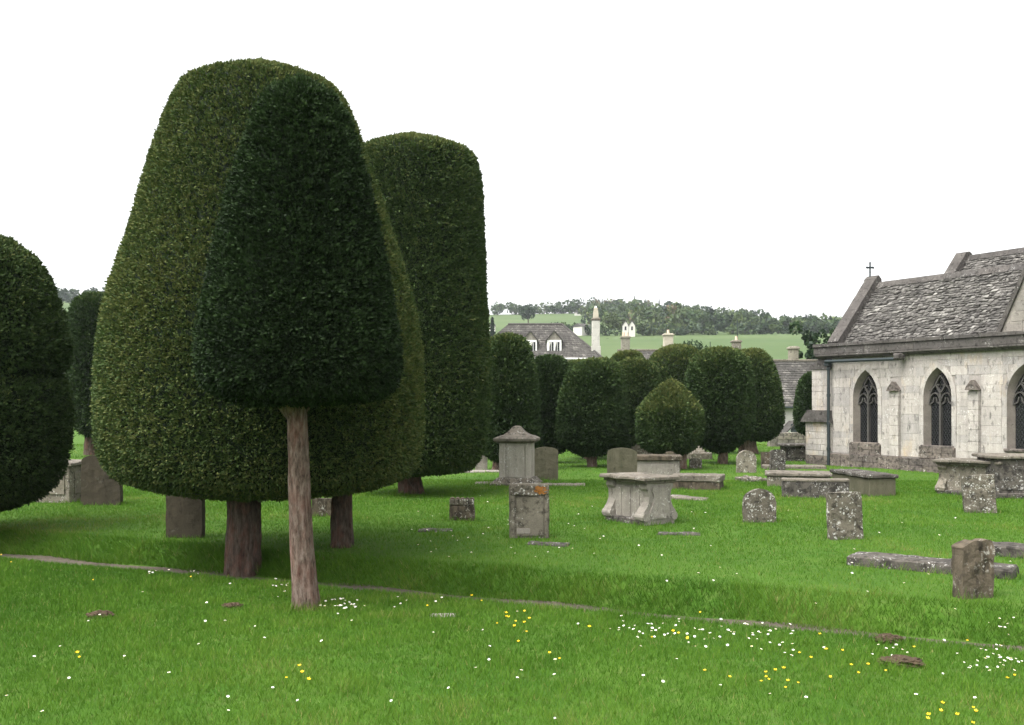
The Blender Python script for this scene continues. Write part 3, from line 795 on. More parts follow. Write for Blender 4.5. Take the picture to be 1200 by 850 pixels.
def pedestal():
    x, y, z = P(606, 568)
    k = y / F
    t = thing('pedestal_tomb', 'tall pale pedestal tomb with a peaked moulded cap and stepped base', 'tomb', (x, y, z), R(-8))
    hw = 18.5 * k
    MB().square_lathe([(28 * k, -.1), (28 * k, .05), (26 * k, .08), (22 * k, .17), (20 * k, .2)]).build('base', M['lichen_stone'], t, weather=.02, sub=.1)
    MB().box((0, 0, .62), (2 * hw, 2 * hw, .95), .02).build('shaft', M['white_tomb'], t, weather=.01, sub=.1)
    for sx in (-1, 1):
        MB().box((sx * hw * .82, -hw, .62), (hw * .34, .06, .93), .015).build('pilaster', M['white_tomb'], t, weather=.006, sub=.1)
    MB().box((0, -hw - .005, .6), (hw * 1.1, .03, .78), .01).build('panel', M['white_tomb'], t, weather=.006, sub=.1)
    zc = 1.07
    MB().square_lathe([(hw, zc), (23 * k, zc + .03), (24.5 * k, zc + .07), (24.5 * k, zc + .12), (20 * k, zc + .17), (14 * k, zc + .21), (9.5 * k, zc + .28), (6.5 * k, zc + .36), (4.6 * k, zc + .41), (2 * k, zc + .435)]).build('cap', M['cap_stone'], t, weather=.008, sub=.08)
    foot(x, y, 56 * k, 56 * k, R(-8))
pedestal()

def pyramid_tomb():
    x, y, z = P(818, 538)
    k = y / F
    t = thing('peaked_tomb', 'small grey tomb with a peaked top under the far yews', 'tomb', (x, y, z), R(10))
    MB().box((0, 0, .08), (26 * k, .8, .34), .03).build('base', M['grey_stone'], t, weather=.02, sub=.12)
    MB().square_lathe([(8 * k, .25), (7 * k, .3), (3 * k, .42), (1 * k, .52)]).build('cap', M['grey_stone'], t, weather=.01, sub=.1)
pyramid_tomb()

# mounds of earth in the near lawn
for (px, py, r, h_, lab) in ((1056, 779, .12, .035, 'molehill of brown earth and pebbles in the daisies on the right'),
                             (1042, 753, .08, .04, 'small brown molehill just beyond the larger one'),
                             (118, 723, .09, .03, 'small bare brown molehill in the left of the near lawn'),
                             (272, 712, .07, .02, 'faint patch of bare earth left of the slim yew trunk')):
    x, y, z = P(px, py)
    bm = bmesh.new()
    bmesh.ops.create_icosphere(bm, subdivisions=4, radius=1)
    rr = random.Random(px)
    for v in bm.verts:
        q = v.co * 3.1 + Vector((px, 0, 0))
        s_ = 1 + .35 * mnoise.noise(q) + .2 * mnoise.noise(q * 3)
        v.co = Vector((v.co.x * r * 1.5 * s_, v.co.y * r * s_, max(-.02, v.co.z * h_ * 1.4 * s_) + .012 * mnoise.noise(q * 8)))
    me = bpy.data.meshes.new('molehill'); bm.to_mesh(me); bm.free()
    o = link('molehill', me, None, M['soil']); o.location = (x, y, z + .02)
    tag(o, lab, 'molehill', 'molehills in the near lawn')

# ------------------------------------------------------------------ church
def church():
    A0 = (10.8, 33.6, 0.0)
    rz = math.atan2(-.8736, .4866)
    c = thing('church', 'pale stone church aisle with pointed windows, parapet and stone slate roof', 'church', A0, rz)
    Lw, Hw = 13.0, 3.66
    WIN = [(1.42, .50), (4.14, .49), (6.92, .50)]
    ZS, ZSP, ZA = .80, 2.30, 3.16
    def arch(tc, hw, g=0.0, n=10):
        """opening outline t,z from left foot over the apex to right foot"""
        hw2 = hw + g; za = ZA + g * 1.4
        H = za - ZSP
        Rr = (hw2 * hw2 + H * H) / (2 * hw2)
        a1 = math.asin(min(1, H / Rr))
        L = [(tc - hw2, ZS)]
        for k in range(n + 1):
            a = a1 * k / n
            L.append((tc - hw2 + Rr - Rr * math.cos(a), ZSP + Rr * math.sin(a)))
        rgt = [(2 * tc - x, z) for x, z in reversed(L[:-1])]
        return L + rgt
    def half_at(z, hw):
        if z <= ZSP: return hw
        if z >= ZA: return 0
        H = ZA - ZSP; Rr = (hw * hw + H * H) / (2 * hw)
        s_ = (z - ZSP) / Rr
        return hw - Rr + Rr * math.sqrt(max(0, 1 - s_ * s_))
    # wall with its openings
    bm = bmesh.new()
    def loop(pts):
        vs = [bm.verts.new((x, 0, z)) for x, z in pts]
        for i in range(len(vs)): bm.edges.new((vs[i], vs[(i + 1) % len(vs)]))
        return vs
    loop([(0, -.4), (Lw, -.4), (Lw, Hw), (0, Hw)])
    for tc, hw in WIN: loop(arch(tc, hw))
    bmesh.ops.triangle_fill(bm, edges=bm.edges[:], use_beauty=True)
    bmesh.ops.solidify(bm, geom=bm.faces[:], thickness=-.55)
    me = bpy.data.meshes.new('wall'); bm.to_mesh(me); bm.free()
    wall = link('wall', me, c, M['church_back'])
    mb = MB(); mb.prism([(0.02, -.4), (3.7, -.4), (3.7, 3.7), (1.855, 5.95), (.02, 3.7)], 0, .5, Matrix.Rotation(R(90), 4, 'Z') @ Matrix.Translation((0, -.5, 0)))
    mb.build('gable_wall', M['church_back'], c)
    # coursed blocks
    unit = MB().box((0, 0, 0), (1, 1, 1), .035).mesh('stone')
    unit.materials.append(M['church_stone'])
    unit_d = MB().box((0, 0, 0), (1, 1, 1), .05).mesh('stone', weather=.04, sub=.4, freq=2)
    unit_d.materials.append(M['church_dark'])
    rr = random.Random(4)
    def put(me_, par, x0, x1, y0, y1, z0, z1, name='stone'):
        o = link(name, me_, par)
        o.location = ((x0 + x1) / 2, (y0 + y1) / 2, (z0 + z1) / 2)
        o.scale = (x1 - x0, y1 - y0, z1 - z0)
        return o
    z = .42; hts = []
    while z < Hw - .12:
        h_ = rr.choice((.21, .24, .27, .30)); h_ = min(h_, Hw - z); hts.append((z, z + h_)); z += h_
    pil = [2.62, 5.41]
    for (z0, z1) in hts:
        spans = [(.0, 8.9)]
        cuts = [(tc - half_at(z0, hw) - (.17 if z0 > ZS - .1 else 0), tc + half_at(z0, hw) + (.17 if z0 > ZS - .1 else 0)) for tc, hw in WIN if z1 > ZS + .02 and z0 < ZA + .05]
        if z1 <= ZS + .1: cuts = [(tc - .62, tc + .62) for tc, hw in WIN[:2]]
        if z0 < 2.72: cuts += [(p_ - .2, p_ + .2) for p_ in pil]
        for a, b in sorted(cuts):
            if b - a < .05: continue
            l_, r_ = spans.pop()
            spans += [(l_, a), (b, r_)]
        for a, b in spans:
            x = a
            while x < b - .04:
                wd = rr.uniform(.38, .85)
                if b - (x + wd) < .22: wd = b - x
                put(unit, wall, x + .002, x + wd - .002, -.010 - rr.random() * .008, .06, z0 + .002, z1 - .002)
                x += wd
    # plinth course of rough dark blocks
    x = .0
    pl = MB().box((Lw / 2, -.03, .0), (Lw, .1, .5), .02).build('plinth', M['church_dark'], c, weather=.015, sub=.25)
    while x < 8.9:
        wd = rr.uniform(.3, .6)
        for zz0, zz1 in ((-.15, .17), (.175, .40)):
            put(unit_d, pl, x, x + wd - .012, -.13 - rr.random() * .03, .03, zz0, zz1 + rr.uniform(-.02, .02))
        x += wd
    # aprons under the windows
    for tc, hw in WIN[:2]:
        ap = MB().box((tc, -.02, .58), (1.26, .10, .38), .015).build('apron', M['church_dark'], c)
        for r_ in range(2):
            for k in range(3):
                put(unit_d, ap, tc - .62 + k * .413 + .005, tc - .62 + (k + 1) * .413 - .005, -.08 - rr.random() * .02, .0, .40 + r_ * .18, .57 + r_ * .18)
    # windows
    for wi, (tc, hw) in enumerate(WIN):
        pane = MB().prism([(x, z) for x, z in arch(tc, hw, .01)], .21, .24).build('window', M['glass'], c)
        # splayed reveal stones
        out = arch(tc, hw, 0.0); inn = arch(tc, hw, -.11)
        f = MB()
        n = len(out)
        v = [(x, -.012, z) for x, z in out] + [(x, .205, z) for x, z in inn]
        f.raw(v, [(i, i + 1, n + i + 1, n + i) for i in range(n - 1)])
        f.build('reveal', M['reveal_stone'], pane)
        # voussoirs and jamb stones
        A1 = arch(tc, hw, .002, 5); A2 = arch(tc, hw, .155, 5)
        ring1 = [(tc - hw - .002, ZS + (ZSP - ZS) * k / 5) for k in range(5)] + A1[1:-1] + [(tc + hw + .002, ZS + (ZSP - ZS) * k / 5) for k in range(4, -1, -1)]
        ring2 = [(tc - hw - .155, ZS + (ZSP - ZS) * k / 5) for k in range(5)] + A2[1:-1] + [(tc + hw + .155, ZS + (ZSP - ZS) * k / 5) for k in range(4, -1, -1)]
        for i in range(len(ring1) - 1):
            q = [ring1[i], ring1[i + 1], ring2[i + 1], ring2[i]]
            cx_ = sum(a for a, _ in q) / 4; cz_ = sum(b for _, b in q) / 4
            q = [(cx_ + (a - cx_) * .985, cz_ + (b - cz_) * .975) for a, b in q]
            MB().prism(q, -.018 - rr.random() * .006, .04).build('jamb_stone', M['church_stone'], pane)
        # tracery: mullion, two cusped lights, net above
        tr = MB()
        tr.ribbon([(tc, ZS), (tc, 2.42)], .06, .10, .21)
        hh = (hw - .1) / 2
        for sx in (-1, 1):
            cc = tc + sx * (hh + .01)
            pts = [(cc - hh + hh * (1 - math.cos(a)), 2.05 + .34 * math.sin(a)) for a in [math.pi / 2 * k / 6 for k in range(7)]]
            pts += [(2 * cc - x, z) for x, z in reversed(pts)]
            tr.ribbon(pts, .036, .12, .21)
            tr.ribbon([(cc - hh * .9, 2.05), (cc - hh * .35, 2.12), (cc - hh * .2, 2.25)], .035, .14, .21)
            tr.ribbon([(cc + hh * .9, 2.05), (cc + hh * .35, 2.12), (cc + hh * .2, 2.25)], .035, .14, .21)
            tr.ribbon([(tc, 2.38), (tc + sx * .10, 2.52), (tc + sx * .17, 2.66), (tc + sx * .09, 2.80), (tc, 2.92)], .036, .12, .21)
            tr.ribbon([(tc + sx * .15, 2.66), (tc + sx * .27, 2.54), (tc + sx * .36, 2.38)], .033, .12, .21)
            tr.ribbon([(tc + sx * .17, 2.66), (tc + sx * .07, 2.63)], .035, .14, .21)
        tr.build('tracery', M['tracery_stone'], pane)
        ld = MB()
        step = .14
        for sx in (-1, 1):
            for k in range(-14, 26):
                z0 = ZS + k * step
                a = (tc - hw + .1, z0 if sx > 0 else z0 + 1.0 * (2 * hw - .2) * 1.5)
                b = (tc + hw - .1, z0 + (2 * hw - .2) * 1.5 if sx > 0 else z0)
                # clip to the opening
                pts = [(a[0] + (b[0] - a[0]) * u, a[1] + (b[1] - a[1]) * u) for u in [i / 24 for i in range(25)]]
                ok = [p_ for p_ in pts if ZS + .02 < p_[1] < ZA - .08 and abs(p_[0] - tc) < half_at(p_[1], hw) - .1]
                if len(ok) > 1: ld.ribbon([ok[0], ok[-1]], .009, .192, .208)
        ld.build('lead_lattice', M['lead'], pane)
        MB().box((tc, -.01, ZS - .035), (2 * hw + .16, .16, .09), .02).build('sill', M['church_dark'], pane, weather=.006, sub=.15)
    # shallow wall buttresses with gableted heads
    for p_ in pil:
        b = MB().box((p_, -.03, 1.15), (.32, .12, 2.7), .015).build('buttress', M['church_back'], c)
        z = .42
        while z < 2.42:
            h_ = rr.uniform(.24, .36); h_ = min(h_, 2.5 - z)
            put(unit, b, p_ - .17, p_ + .17, -.105 - rr.random() * .008, .0, z + .004, z + h_ - .004); z += h_
        MB().prism([(p_ - .2, 2.46), (p_ + .2, 2.46), (p_ + .15, 2.56), (p_, 2.76), (p_ - .15, 2.56)], -.22, .02).build('gablet', M['church_dark'], b, weather=.015, sub=.15)
    # corner buttress, two stages with a sloped set-off
    cb = MB().box((-.55, .32, .65), (1.10, .76, 2.1), .02).build('corner_buttress', M['church_back'], c)
    z = -.15
    while z < 1.42:
        h_ = min(rr.uniform(.17, .28), 1.46 - z)
        if 1.46 - z - h_ < .1: h_ = 1.46 - z
        x = -1.12
        while x < .0:
            wd = rr.uniform(.35, .7)
            if -x - wd < .2: wd = .03 - x
            me_ = unit if z > .05 else unit_d
            put(me_, cb, x + .004, x + wd - .004, -.085 - rr.random() * .008, .0, z + .004, z + h_ - .004); x += wd
        z += h_
    MB().prism([(-1.24, 1.44), (.06, 1.44), (.04, 1.52), (-.02, 1.84), (-.94, 1.84), (-1.22, 1.52)], -.20, .78).build('set_off', M['parapet_stone'], cb, weather=.012, sub=.2)
    up = MB().box((-.46, .36, 2.5), (.90, .66, 1.7), .02).build('upper_stage', M['church_back'], cb)
    z = 1.78
    while z < 3.2:
        h_ = min(rr.uniform(.17, .28), 3.25 - z)
        if 3.25 - z - h_ < .1: h_ = 3.25 - z
        x = -.92
        while x < .0:
            wd = rr.uniform(.35, .6)
            if -x - wd < .2: wd = .02 - x
            o = put(unit, cb, x + .004, x + wd - .004, .012 - rr.random() * .008, .1, z + .004, z + h_ - .004); x += wd
        z += h_
    MB().prism([(-1.0, 3.24), (.0, 3.24), (.0, 3.66), (-.5, 3.66), (-.76, 3.46), (-.96, 3.36)], -.04, .74).build('sloped_head', M['parapet_stone'], cb, weather=.015, sub=.2)
    # parapet: string course, plain band, coping
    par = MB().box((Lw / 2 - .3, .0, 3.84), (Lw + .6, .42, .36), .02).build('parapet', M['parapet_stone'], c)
    MB().prism([(-.24, 3.72), (-.24, 3.67), (-.12, 3.58), (.1, 3.58), (.1, 3.72)], 0, Lw + .85, Matrix.Translation((-.50, 0, 0)) @ Matrix.Rotation(R(-90), 4, 'Z') @ Matrix.Scale(-1, 4, (1, 0, 0))).build('string_course', M['parapet_stone'], par, weather=.008, sub=.3)
    x = -.62
    while x < 10.5:
        wd = rr.uniform(.7, 1.2)
        unit_p = unit_pa
        put(unit_p, par, x + .005, x + wd - .005, -.225 - rr.random() * .008, .0, 3.725, 3.97)
        put(unit_p, par, x + .005, x + wd - .005, -.275 - rr.random() * .01, .18, 3.975, 4.07 + rr.random() * .012, 'coping_stone')
        x += wd
    # gutter, hopper and downpipe
    gt = MB().tube([(-.02, -.30, 3.48), (2.95, -.30, 3.46)], .055, 8)
    gt.build('gutter', M['iron'], c)
    dp = MB().tube([(.0, -.17, 3.4), (.0, -.17, .0)], .05, 10)
    for z in (.5, 1.35, 2.3, 3.2): dp.tube([(.0, -.17, z), (.0, -.17, z + .09)], .066, 10)
    dp.build('downpipe', M['iron'], c)
    MB().box((.0, -.2, 3.42), (.2, .2, .2), .03).build('hopper', M['iron'], c)
    MB().box((2.95, -.27, 3.53), (.22, .34, .2), .04).build('gargoyle', M['parapet_stone'], c, weather=.022, sub=.08, freq=9)
    # roofs
    def slates(o0, u, v, lu, lv, ex, wd, seed, nrm):
        rg = random.Random(seed)
        V = []; Fc = []; T = []
        u = Vector(u).normalized(); v = Vector(v).normalized(); nrm = Vector(nrm).normalized()
        rows = int(lv / ex)
        for i in range(rows + 1):
            e = ex; x = -rg.random() * wd
            while x < lu:
                w1 = wd * rg.uniform(.5, 1.5)
                th = rg.uniform(.02, .06)
                a0 = max(0, x + .006); a1 = min(lu, x + w1 - .006)
                x += w1
                if a1 - a0 < .03: continue
                y0 = i * ex + rg.uniform(-.05, .05); y1 = min(lv, i * ex + ex * 1.25)
                if y1 - y0 < .03: continue
                h0, h1 = .05 + rg.uniform(-.02, .028), .012
                j = rg.uniform(-.025, .025)
                P_ = lambda a, b, h: tuple(Vector(o0) + u * a + v * b + nrm * h)
                n = len(V)
                V += [P_(a0, y0 + j, h0), P_(a1, y0 - j, h0 + rg.uniform(-.014, .014)), P_(a1, y1, h1), P_(a0, y1, h1),
                      P_(a0, y0 + j, h0 - th), P_(a1, y0 - j, h0 - th)]
                tt = rg.random()
                Fc += [(n, n + 1, n + 2, n + 3), (n + 4, n + 5, n + 1, n), (n + 4, n, n + 3, n + 3), (n + 1, n + 5, n + 2, n + 2)][:2]
                T += [tt, tt * .6]
        return np_mesh('slates', np.array(V), np.array(Fc), M['slate'], T)
    def roof(name, t0, t1, p0, z0, p1, z1, seed, p2, z2):
        r = MB().prism([(p0, z0), (p1, z1), (p2, z2)], t0, t1, Matrix.Rotation(R(90), 4, 'Z') @ Matrix.Scale(-1, 4, (0, 1, 0))).build(name, M['slate_dark'], c)
        s_ = link('slates', slates((t0, p0, z0), (1, 0, 0), (0, p1 - p0, z1 - z0), t1 - t0, math.hypot(p1 - p0, z1 - z0), .105, .15, seed, (0, -(z1 - z0), p1 - p0)), r)
        s_['kind'] = 'stuff'
        x = t0
        k = 0
        while x < t1:
            rt = MB().prism([(p1 - .14, z1 - .08), (p1, z1 + .12), (p1 + .14, z1 - .08)], x + .01, min(t1, x + .55), Matrix.Rotation(R(90), 4, 'Z') @ Matrix.Scale(-1, 4, (0, 1, 0))).build('ridge_tile', M['parapet_stone'], r)
            x += .55
        return r
    r1 = roof('roof', .3, Lw, .15, 4.02, 1.855, 6.12, 3, 3.7, 3.7)
    r2 = roof('nave_roof', 1.7, Lw, 2.6, 4.7, 4.6, 7.05, 5, 7.2, 3.8)
    MB().prism([(2.6, 3.0), (2.6, 4.7), (4.6, 6.95), (7.1, 3.8), (7.1, 3.0)], 1.6, 1.95, Matrix.Rotation(R(90), 4, 'Z') @ Matrix.Scale(-1, 4, (0, 1, 0))).build('nave_gable_wall', M['church_back'], c)
    # gable copings
    def coping(par_, t0, t1, p0, z0, p1, z1, n):
        for k in range(n):
            a, b = k / n, (k + 1) / n
            q0 = Vector((p0 + (p1 - p0) * a, z0 + (z1 - z0) * a)); q1 = Vector((p0 + (p1 - p0) * b, z0 + (z1 - z0) * b))
            nn = Vector((-(z1 - z0), p1 - p0)).normalized() * .14
            q1 = q0 + (q1 - q0) * .985
            pts = [q0 - nn * .6, q1 - nn * .6, q1 + nn, q0 + nn]
            MB().prism([(v_.x, v_.y) for v_ in pts], t0, t1, Matrix.Rotation(R(90), 4, 'Z') @ Matrix.Scale(-1, 4, (0, 1, 0))).build('coping_stone', M['parapet_stone'], par_, weather=.008, sub=.25)
    coping(r1, -.12, .34, .0, 4.05, 1.855, 6.30, 4)
    coping(r2, 1.42, 1.84, 2.4, 4.7, 4.6, 7.2, 4)
    MB().prism([(1.71, 6.05), (1.71, 6.36), (1.855, 6.48), (2.0, 6.36), (2.0, 6.05)], -.15, .36, Matrix.Rotation(R(90), 4, 'Z') @ Matrix.Scale(-1, 4, (0, 1, 0))).build('apex_stone', M['parapet_stone'], r1, weather=.01, sub=.15)
    MB().prism([(4.48, 6.95), (4.46, 7.22), (4.6, 7.3), (4.74, 7.22), (4.72, 6.95)], 1.40, 1.86, Matrix.Rotation(R(90), 4, 'Z') @ Matrix.Scale(-1, 4, (0, 1, 0))).build('apex_stone', M['parapet_stone'], r2, weather=.01, sub=.15)
    # the small cross on the first gable
    cr = MB()
    cr.box((-.02, 1.855, 6.70), (.05, .05, .55), .01)
    cr.box((-.02, 1.855, 6.78), (.05, .30, .05), .01)
    cr.box((-.02, 1.855, 6.78), (.30, .05, .05), .01)
    for a in range(4):
        cr.box((-.02, 1.855 + .16 * math.cos(a * math.pi / 2), 6.78 + .16 * math.sin(a * math.pi / 2)), (.06, .06, .06), .015)
    cr.build('cross', M['iron'], r1)
    # cross gable rising from the parapet at the right edge
    cg = MB().prism([(6.12, 4.02), (9.3, 4.02), (7.71, 7.3)], .02, .42).build('cross_gable', M['gable_stone'], c)
    for k in range(8):
        a, b = k / 8, (k + 1) / 8
        q0 = Vector((6.12 + 1.59 * a, 4.02 + 3.28 * a)); q1 = Vector((6.12 + 1.59 * b, 4.02 + 3.28 * b))
        nn = Vector((-3.28, 1.59)).normalized() * .06
        q1 = q0 + (q1 - q0) * .985
        MB().prism([(v_.x, v_.y) for v_ in (q0 - nn, q1 - nn, q1 + nn, q0 + nn)], -.05, .6).build('coping_stone', M['parapet_stone'], cg, weather=.008, sub=.25)
    for r_ in range(7):
        z0 = 4.08 + r_ * .28
        x = 6.12 + (z0 + .3 - 4.02) / 3.28 * 1.59 + .1
        while x < 8.4:
            wd = rr.uniform(.35, .7)
            put(unit_g, cg, x + .004, x + wd - .004, -.002 - rr.random() * .008, .1, z0 + .004, z0 + .276); x += wd
    MB().prism([(6.12, 4.02), (9.3, 4.02), (7.71, 7.2)], .42, 3.9).build('cross_roof', M['slate_dark'], c)
unit_pa = MB().box((0, 0, 0), (1, 1, 1), .04).mesh('stone')
unit_pa.materials.append(M['parapet_stone'])
unit_g = MB().box((0, 0, 0), (1, 1, 1), .04).mesh('stone')
unit_g.materials.append(M['gable_stone'])
church()

# ------------------------------------------------------------------ houses behind the churchyard
def slate_sheet(corners, rows, cols, mat, seed):
    """rows of overlapping slates on a four cornered slope: bottom left, bottom right, top right, top left"""
    a, b, c_, d = [Vector(q) for q in corners]
    nrm = (b - a).cross(d - a).normalized()
    rg = random.Random(seed); V = []; Fc = []; T = []
    for i in range(rows):
        v0, v1 = i / rows, min(1, (i + 1.2) / rows)
        for j in range(cols):
            o = .5 / cols if i % 2 else 0
            u0, u1 = max(0, j / cols - o + .04 / cols), min(1, (j + 1) / cols - o - .04 / cols)
            if u1 <= u0: continue
            f = lambda u, v, h: tuple((a.lerp(b, u)).lerp(d.lerp(c_, u), v) + nrm * h)
            n = len(V)
            h0 = .06 + rg.uniform(-.015, .02)
            V += [f(u0, v0, h0), f(u1, v0, h0), f(u1, v1, .02), f(u0, v1, .02), f(u0, v0, .0), f(u1, v0, .0)]
            Fc += [(n, n + 1, n + 2, n + 3), (n + 4, n + 5, n + 1, n)]
            k = rg.random(); T += [k, k * .5]
    return np_mesh('slates', np.array(V), np.array(Fc), M[mat], T)

def chimney(parent, loc, w_, d_, z0, z1, mat, pots=1, name='chimney', cap=True):
    x, y = loc
    ch = MB().box((x, y, (z0 + z1) / 2), (w_, d_, z1 - z0), .02).build(name, M[mat], parent, weather=.01, sub=.4)
    if cap:
        MB().box((x, y, z1 - .12), (w_ + .16, d_ + .16, .14), .03).build('cornice', M[mat], ch)
        for k in range(pots):
            MB().tube([(x + (k - (pots - 1) / 2) * .3, y, z1 - .05), (x + (k - (pots - 1) / 2) * .3, y, z1 + .32)], [.13, .10], 10).build('chimney_pot', M['clay_pot'], ch)
    return ch

def manor():
    Y = 90.0; k = Y / F
    x0 = (628 - CX) * k
    g = gz(x0, Y)
    h = thing('stone_house', 'house with a hipped stone roof, two white dormers and a tall pale chimney', 'house', (x0, Y, g))
    X = lambda px: (px - CX) * k - x0
    Zp = lambda py: EYE + (HZ - py) * k - g
    ze, zr = Zp(420), Zp(377)
    xl, xr = X(548), X(706); dp = 7.2
    MB().box(((xl + xr) / 2, dp / 2, ze / 2 - .5), (xr - xl - .5, dp - .5, ze + 1), .02).build('wall', M['far_wall'], h)
    rl, rr_ = X(595), X(661)
    body = MB().raw([(xl, 0, ze), (xr, 0, ze), (xr, dp, ze), (xl, dp, ze), (rl, dp / 2, zr), (rr_, dp / 2, zr)],
                    [(0, 1, 5, 4), (1, 2, 5), (2, 3, 4, 5), (3, 0, 4), (3, 2, 1, 0)]).build('roof', M['slate_dark'], h)
    for me_ in (slate_sheet([(xl, 0, ze), (xr, 0, ze), (rr_, dp / 2, zr), (rl, dp / 2, zr)], 18, 42, 'slate_dark', 1),
                slate_sheet([(xr, 0, ze), (xr, dp, ze), (rr_ + .01, dp / 2 + .01, zr), (rr_, dp / 2, zr)], 18, 20, 'slate_dark', 2)):
        s_ = link('slates', me_, body); s_['kind'] = 'stuff'
    MB().tube([(xr, 0, ze + .04), (rr_, dp / 2, zr + .04)], .11, 6).build('hip_tile', M['slate_dark'], body)
    MB().tube([(rl, dp / 2, zr + .03), (rr_, dp / 2, zr + .03)], .12, 6).build('ridge', M['slate_dark'], body)
    MB().box(((xl + xr) / 2, -.12, ze - .04), (xr - xl + .3, .2, .14), .03).build('gutter', M['white_paint'], h)
    for (px, l, r) in ((650, 641.5, 658.5), (622, 613.5, 629.5)):
        a, b = X(l), X(r); zb, zt, zp = Zp(415.5), Zp(398), Zp(388)
        yf = .75
        dm = MB().box(((a + b) / 2, yf + 1.2, (zb + zt) / 2), (b - a, 2.4, zt - zb), .02).build('dormer', M['white_paint'], h)
        mid = (a + b) / 2
        MB().prism([(a, zt), (b, zt), (mid, zp)], yf + .01, yf + 2.6).build('gable', M['pale_tomb'], dm)
        for sx in (-1, 1):
            e = a - .12 if sx < 0 else b + .12
            pts = [(e, zt - .12), (mid, zp + .02), (mid, zp + .14), (e, zt + .02)]
            MB().prism(pts, yf - .12, yf + 3.0).build('roof_slope', M['slate_dark'], dm)
        for sx in (-1, 1):
            cx_ = mid + sx * .27
            gl = MB().box((cx_, yf - .01, (zb + zt) / 2 + .0), (.40, .06, (zt - zb) * .74), .01).build('window', M['glass'], dm)
            MB().box((cx_, yf - .05, (zb + zt) / 2), (.03, .03, (zt - zb) * .72), .004).build('glazing_bar', M['white_paint'], gl)
            MB().prism([(cx_ - .19, zb + .25), (cx_ - .19, zt - .2), (cx_ - .05, zt - .2), (cx_ - .16, zb + .7)], yf - .052, yf - .035).build('curtain', M['render_wall'], gl)
        MB().box((mid, yf - .05, zb + .04), (b - a + .1, .16, .1), .01).build('sill', M['white_paint'], dm)
    # tall pale chimney at the right hip
    cx_ = X(699.3); yc = 1.1
    ch = MB().box((cx_, yc, (Zp(424) + Zp(405)) / 2), (.86, .86, Zp(405) - Zp(424)), .03).build('chimney', M['white_chimney'], h)
    MB().box((cx_, yc, (Zp(405) + Zp(374)) / 2), (.70, .70, Zp(374) - Zp(405)), .03).build('shaft', M['white_chimney'], ch, weather=.01, sub=.4)
    MB().square_lathe([(.3, Zp(375.5)), (.40, Zp(374.5)), (.42, Zp(373)), (.30, Zp(371.5))], Matrix.Translation((cx_, yc, 0))).build('cornice', M['cap_stone'], ch)
    MB().square_lathe([(.26, Zp(372)), (.22, Zp(366)), (.17, Zp(361.5)), (.19, Zp(361)), (.14, Zp(359.5))], Matrix.Translation((cx_, yc, 0))).build('stack', M['far_wall'], ch)
    MB().tube([(cx_, yc, Zp(360)), (cx_, yc, Zp(357.5))], [.12, .09], 8).build('chimney_pot', M['white_paint'], ch)
manor()

def terrace():
    Y = 80.0; k = Y / F; x0 = (806 - CX) * k; g = gz(x0, Y)
    h = thing('terraced_houses', 'row of stone roofed houses whose chimneys rise behind the yews', 'house', (x0, Y, g))
    X = lambda px: (px - CX) * k - x0
    Zp = lambda py: EYE + (HZ - py) * k - g
    zr, ze = Zp(409), Zp(440); xl, xr = X(728), X(888); dp = 6.0
    MB().box(((xl + xr) / 2, dp / 2, ze / 2 - .5), (xr - xl - .4, dp - .4, ze + 1), .02).build('wall', M['far_wall'], h)
    r = MB().prism([(0, ze), (dp, ze), (dp / 2, zr)], xl, xr, Matrix.Rotation(R(90), 4, 'Z') @ Matrix.Scale(-1, 4, (0, 1, 0))).build('roof', M['slate_dark'], h)
    s_ = link('slates', slate_sheet([(xl, 0, ze), (xr, 0, ze), (xr, dp / 2, zr), (xl, dp / 2, zr)], 14, 44, 'slate_dark', 6), r); s_['kind'] = 'stuff'
    MB().box(((xl + xr) / 2, dp / 2, zr + .05), (xr - xl, .3, .16), .04).build('ridge', M['cap_stone'], r)
    for (px, l, r_, yt, mat, pots) in ((738, 733.2, 743, 391, 'wall_stone', 2), (790, 784.5, 795.5, 388, 'far_wall', 1), (873, 869, 878.5, 396, 'grey_stone', 1)):
        chimney(r, (X(px), dp / 2 + .1), X(r_) - X(l), .75, Zp(414), Zp(yt), mat, pots)
    MB().tube([(X(874.5), dp / 2 + .1, Zp(397)), (X(874.5), dp / 2 + .1, Zp(372))], .035, 6).build('aerial_mast', M['iron'], r)
    MB().tube([(X(841), dp / 2, Zp(410)), (X(841), dp / 2, Zp(398))], .03, 6).build('pole', M['iron'], r)
terrace()

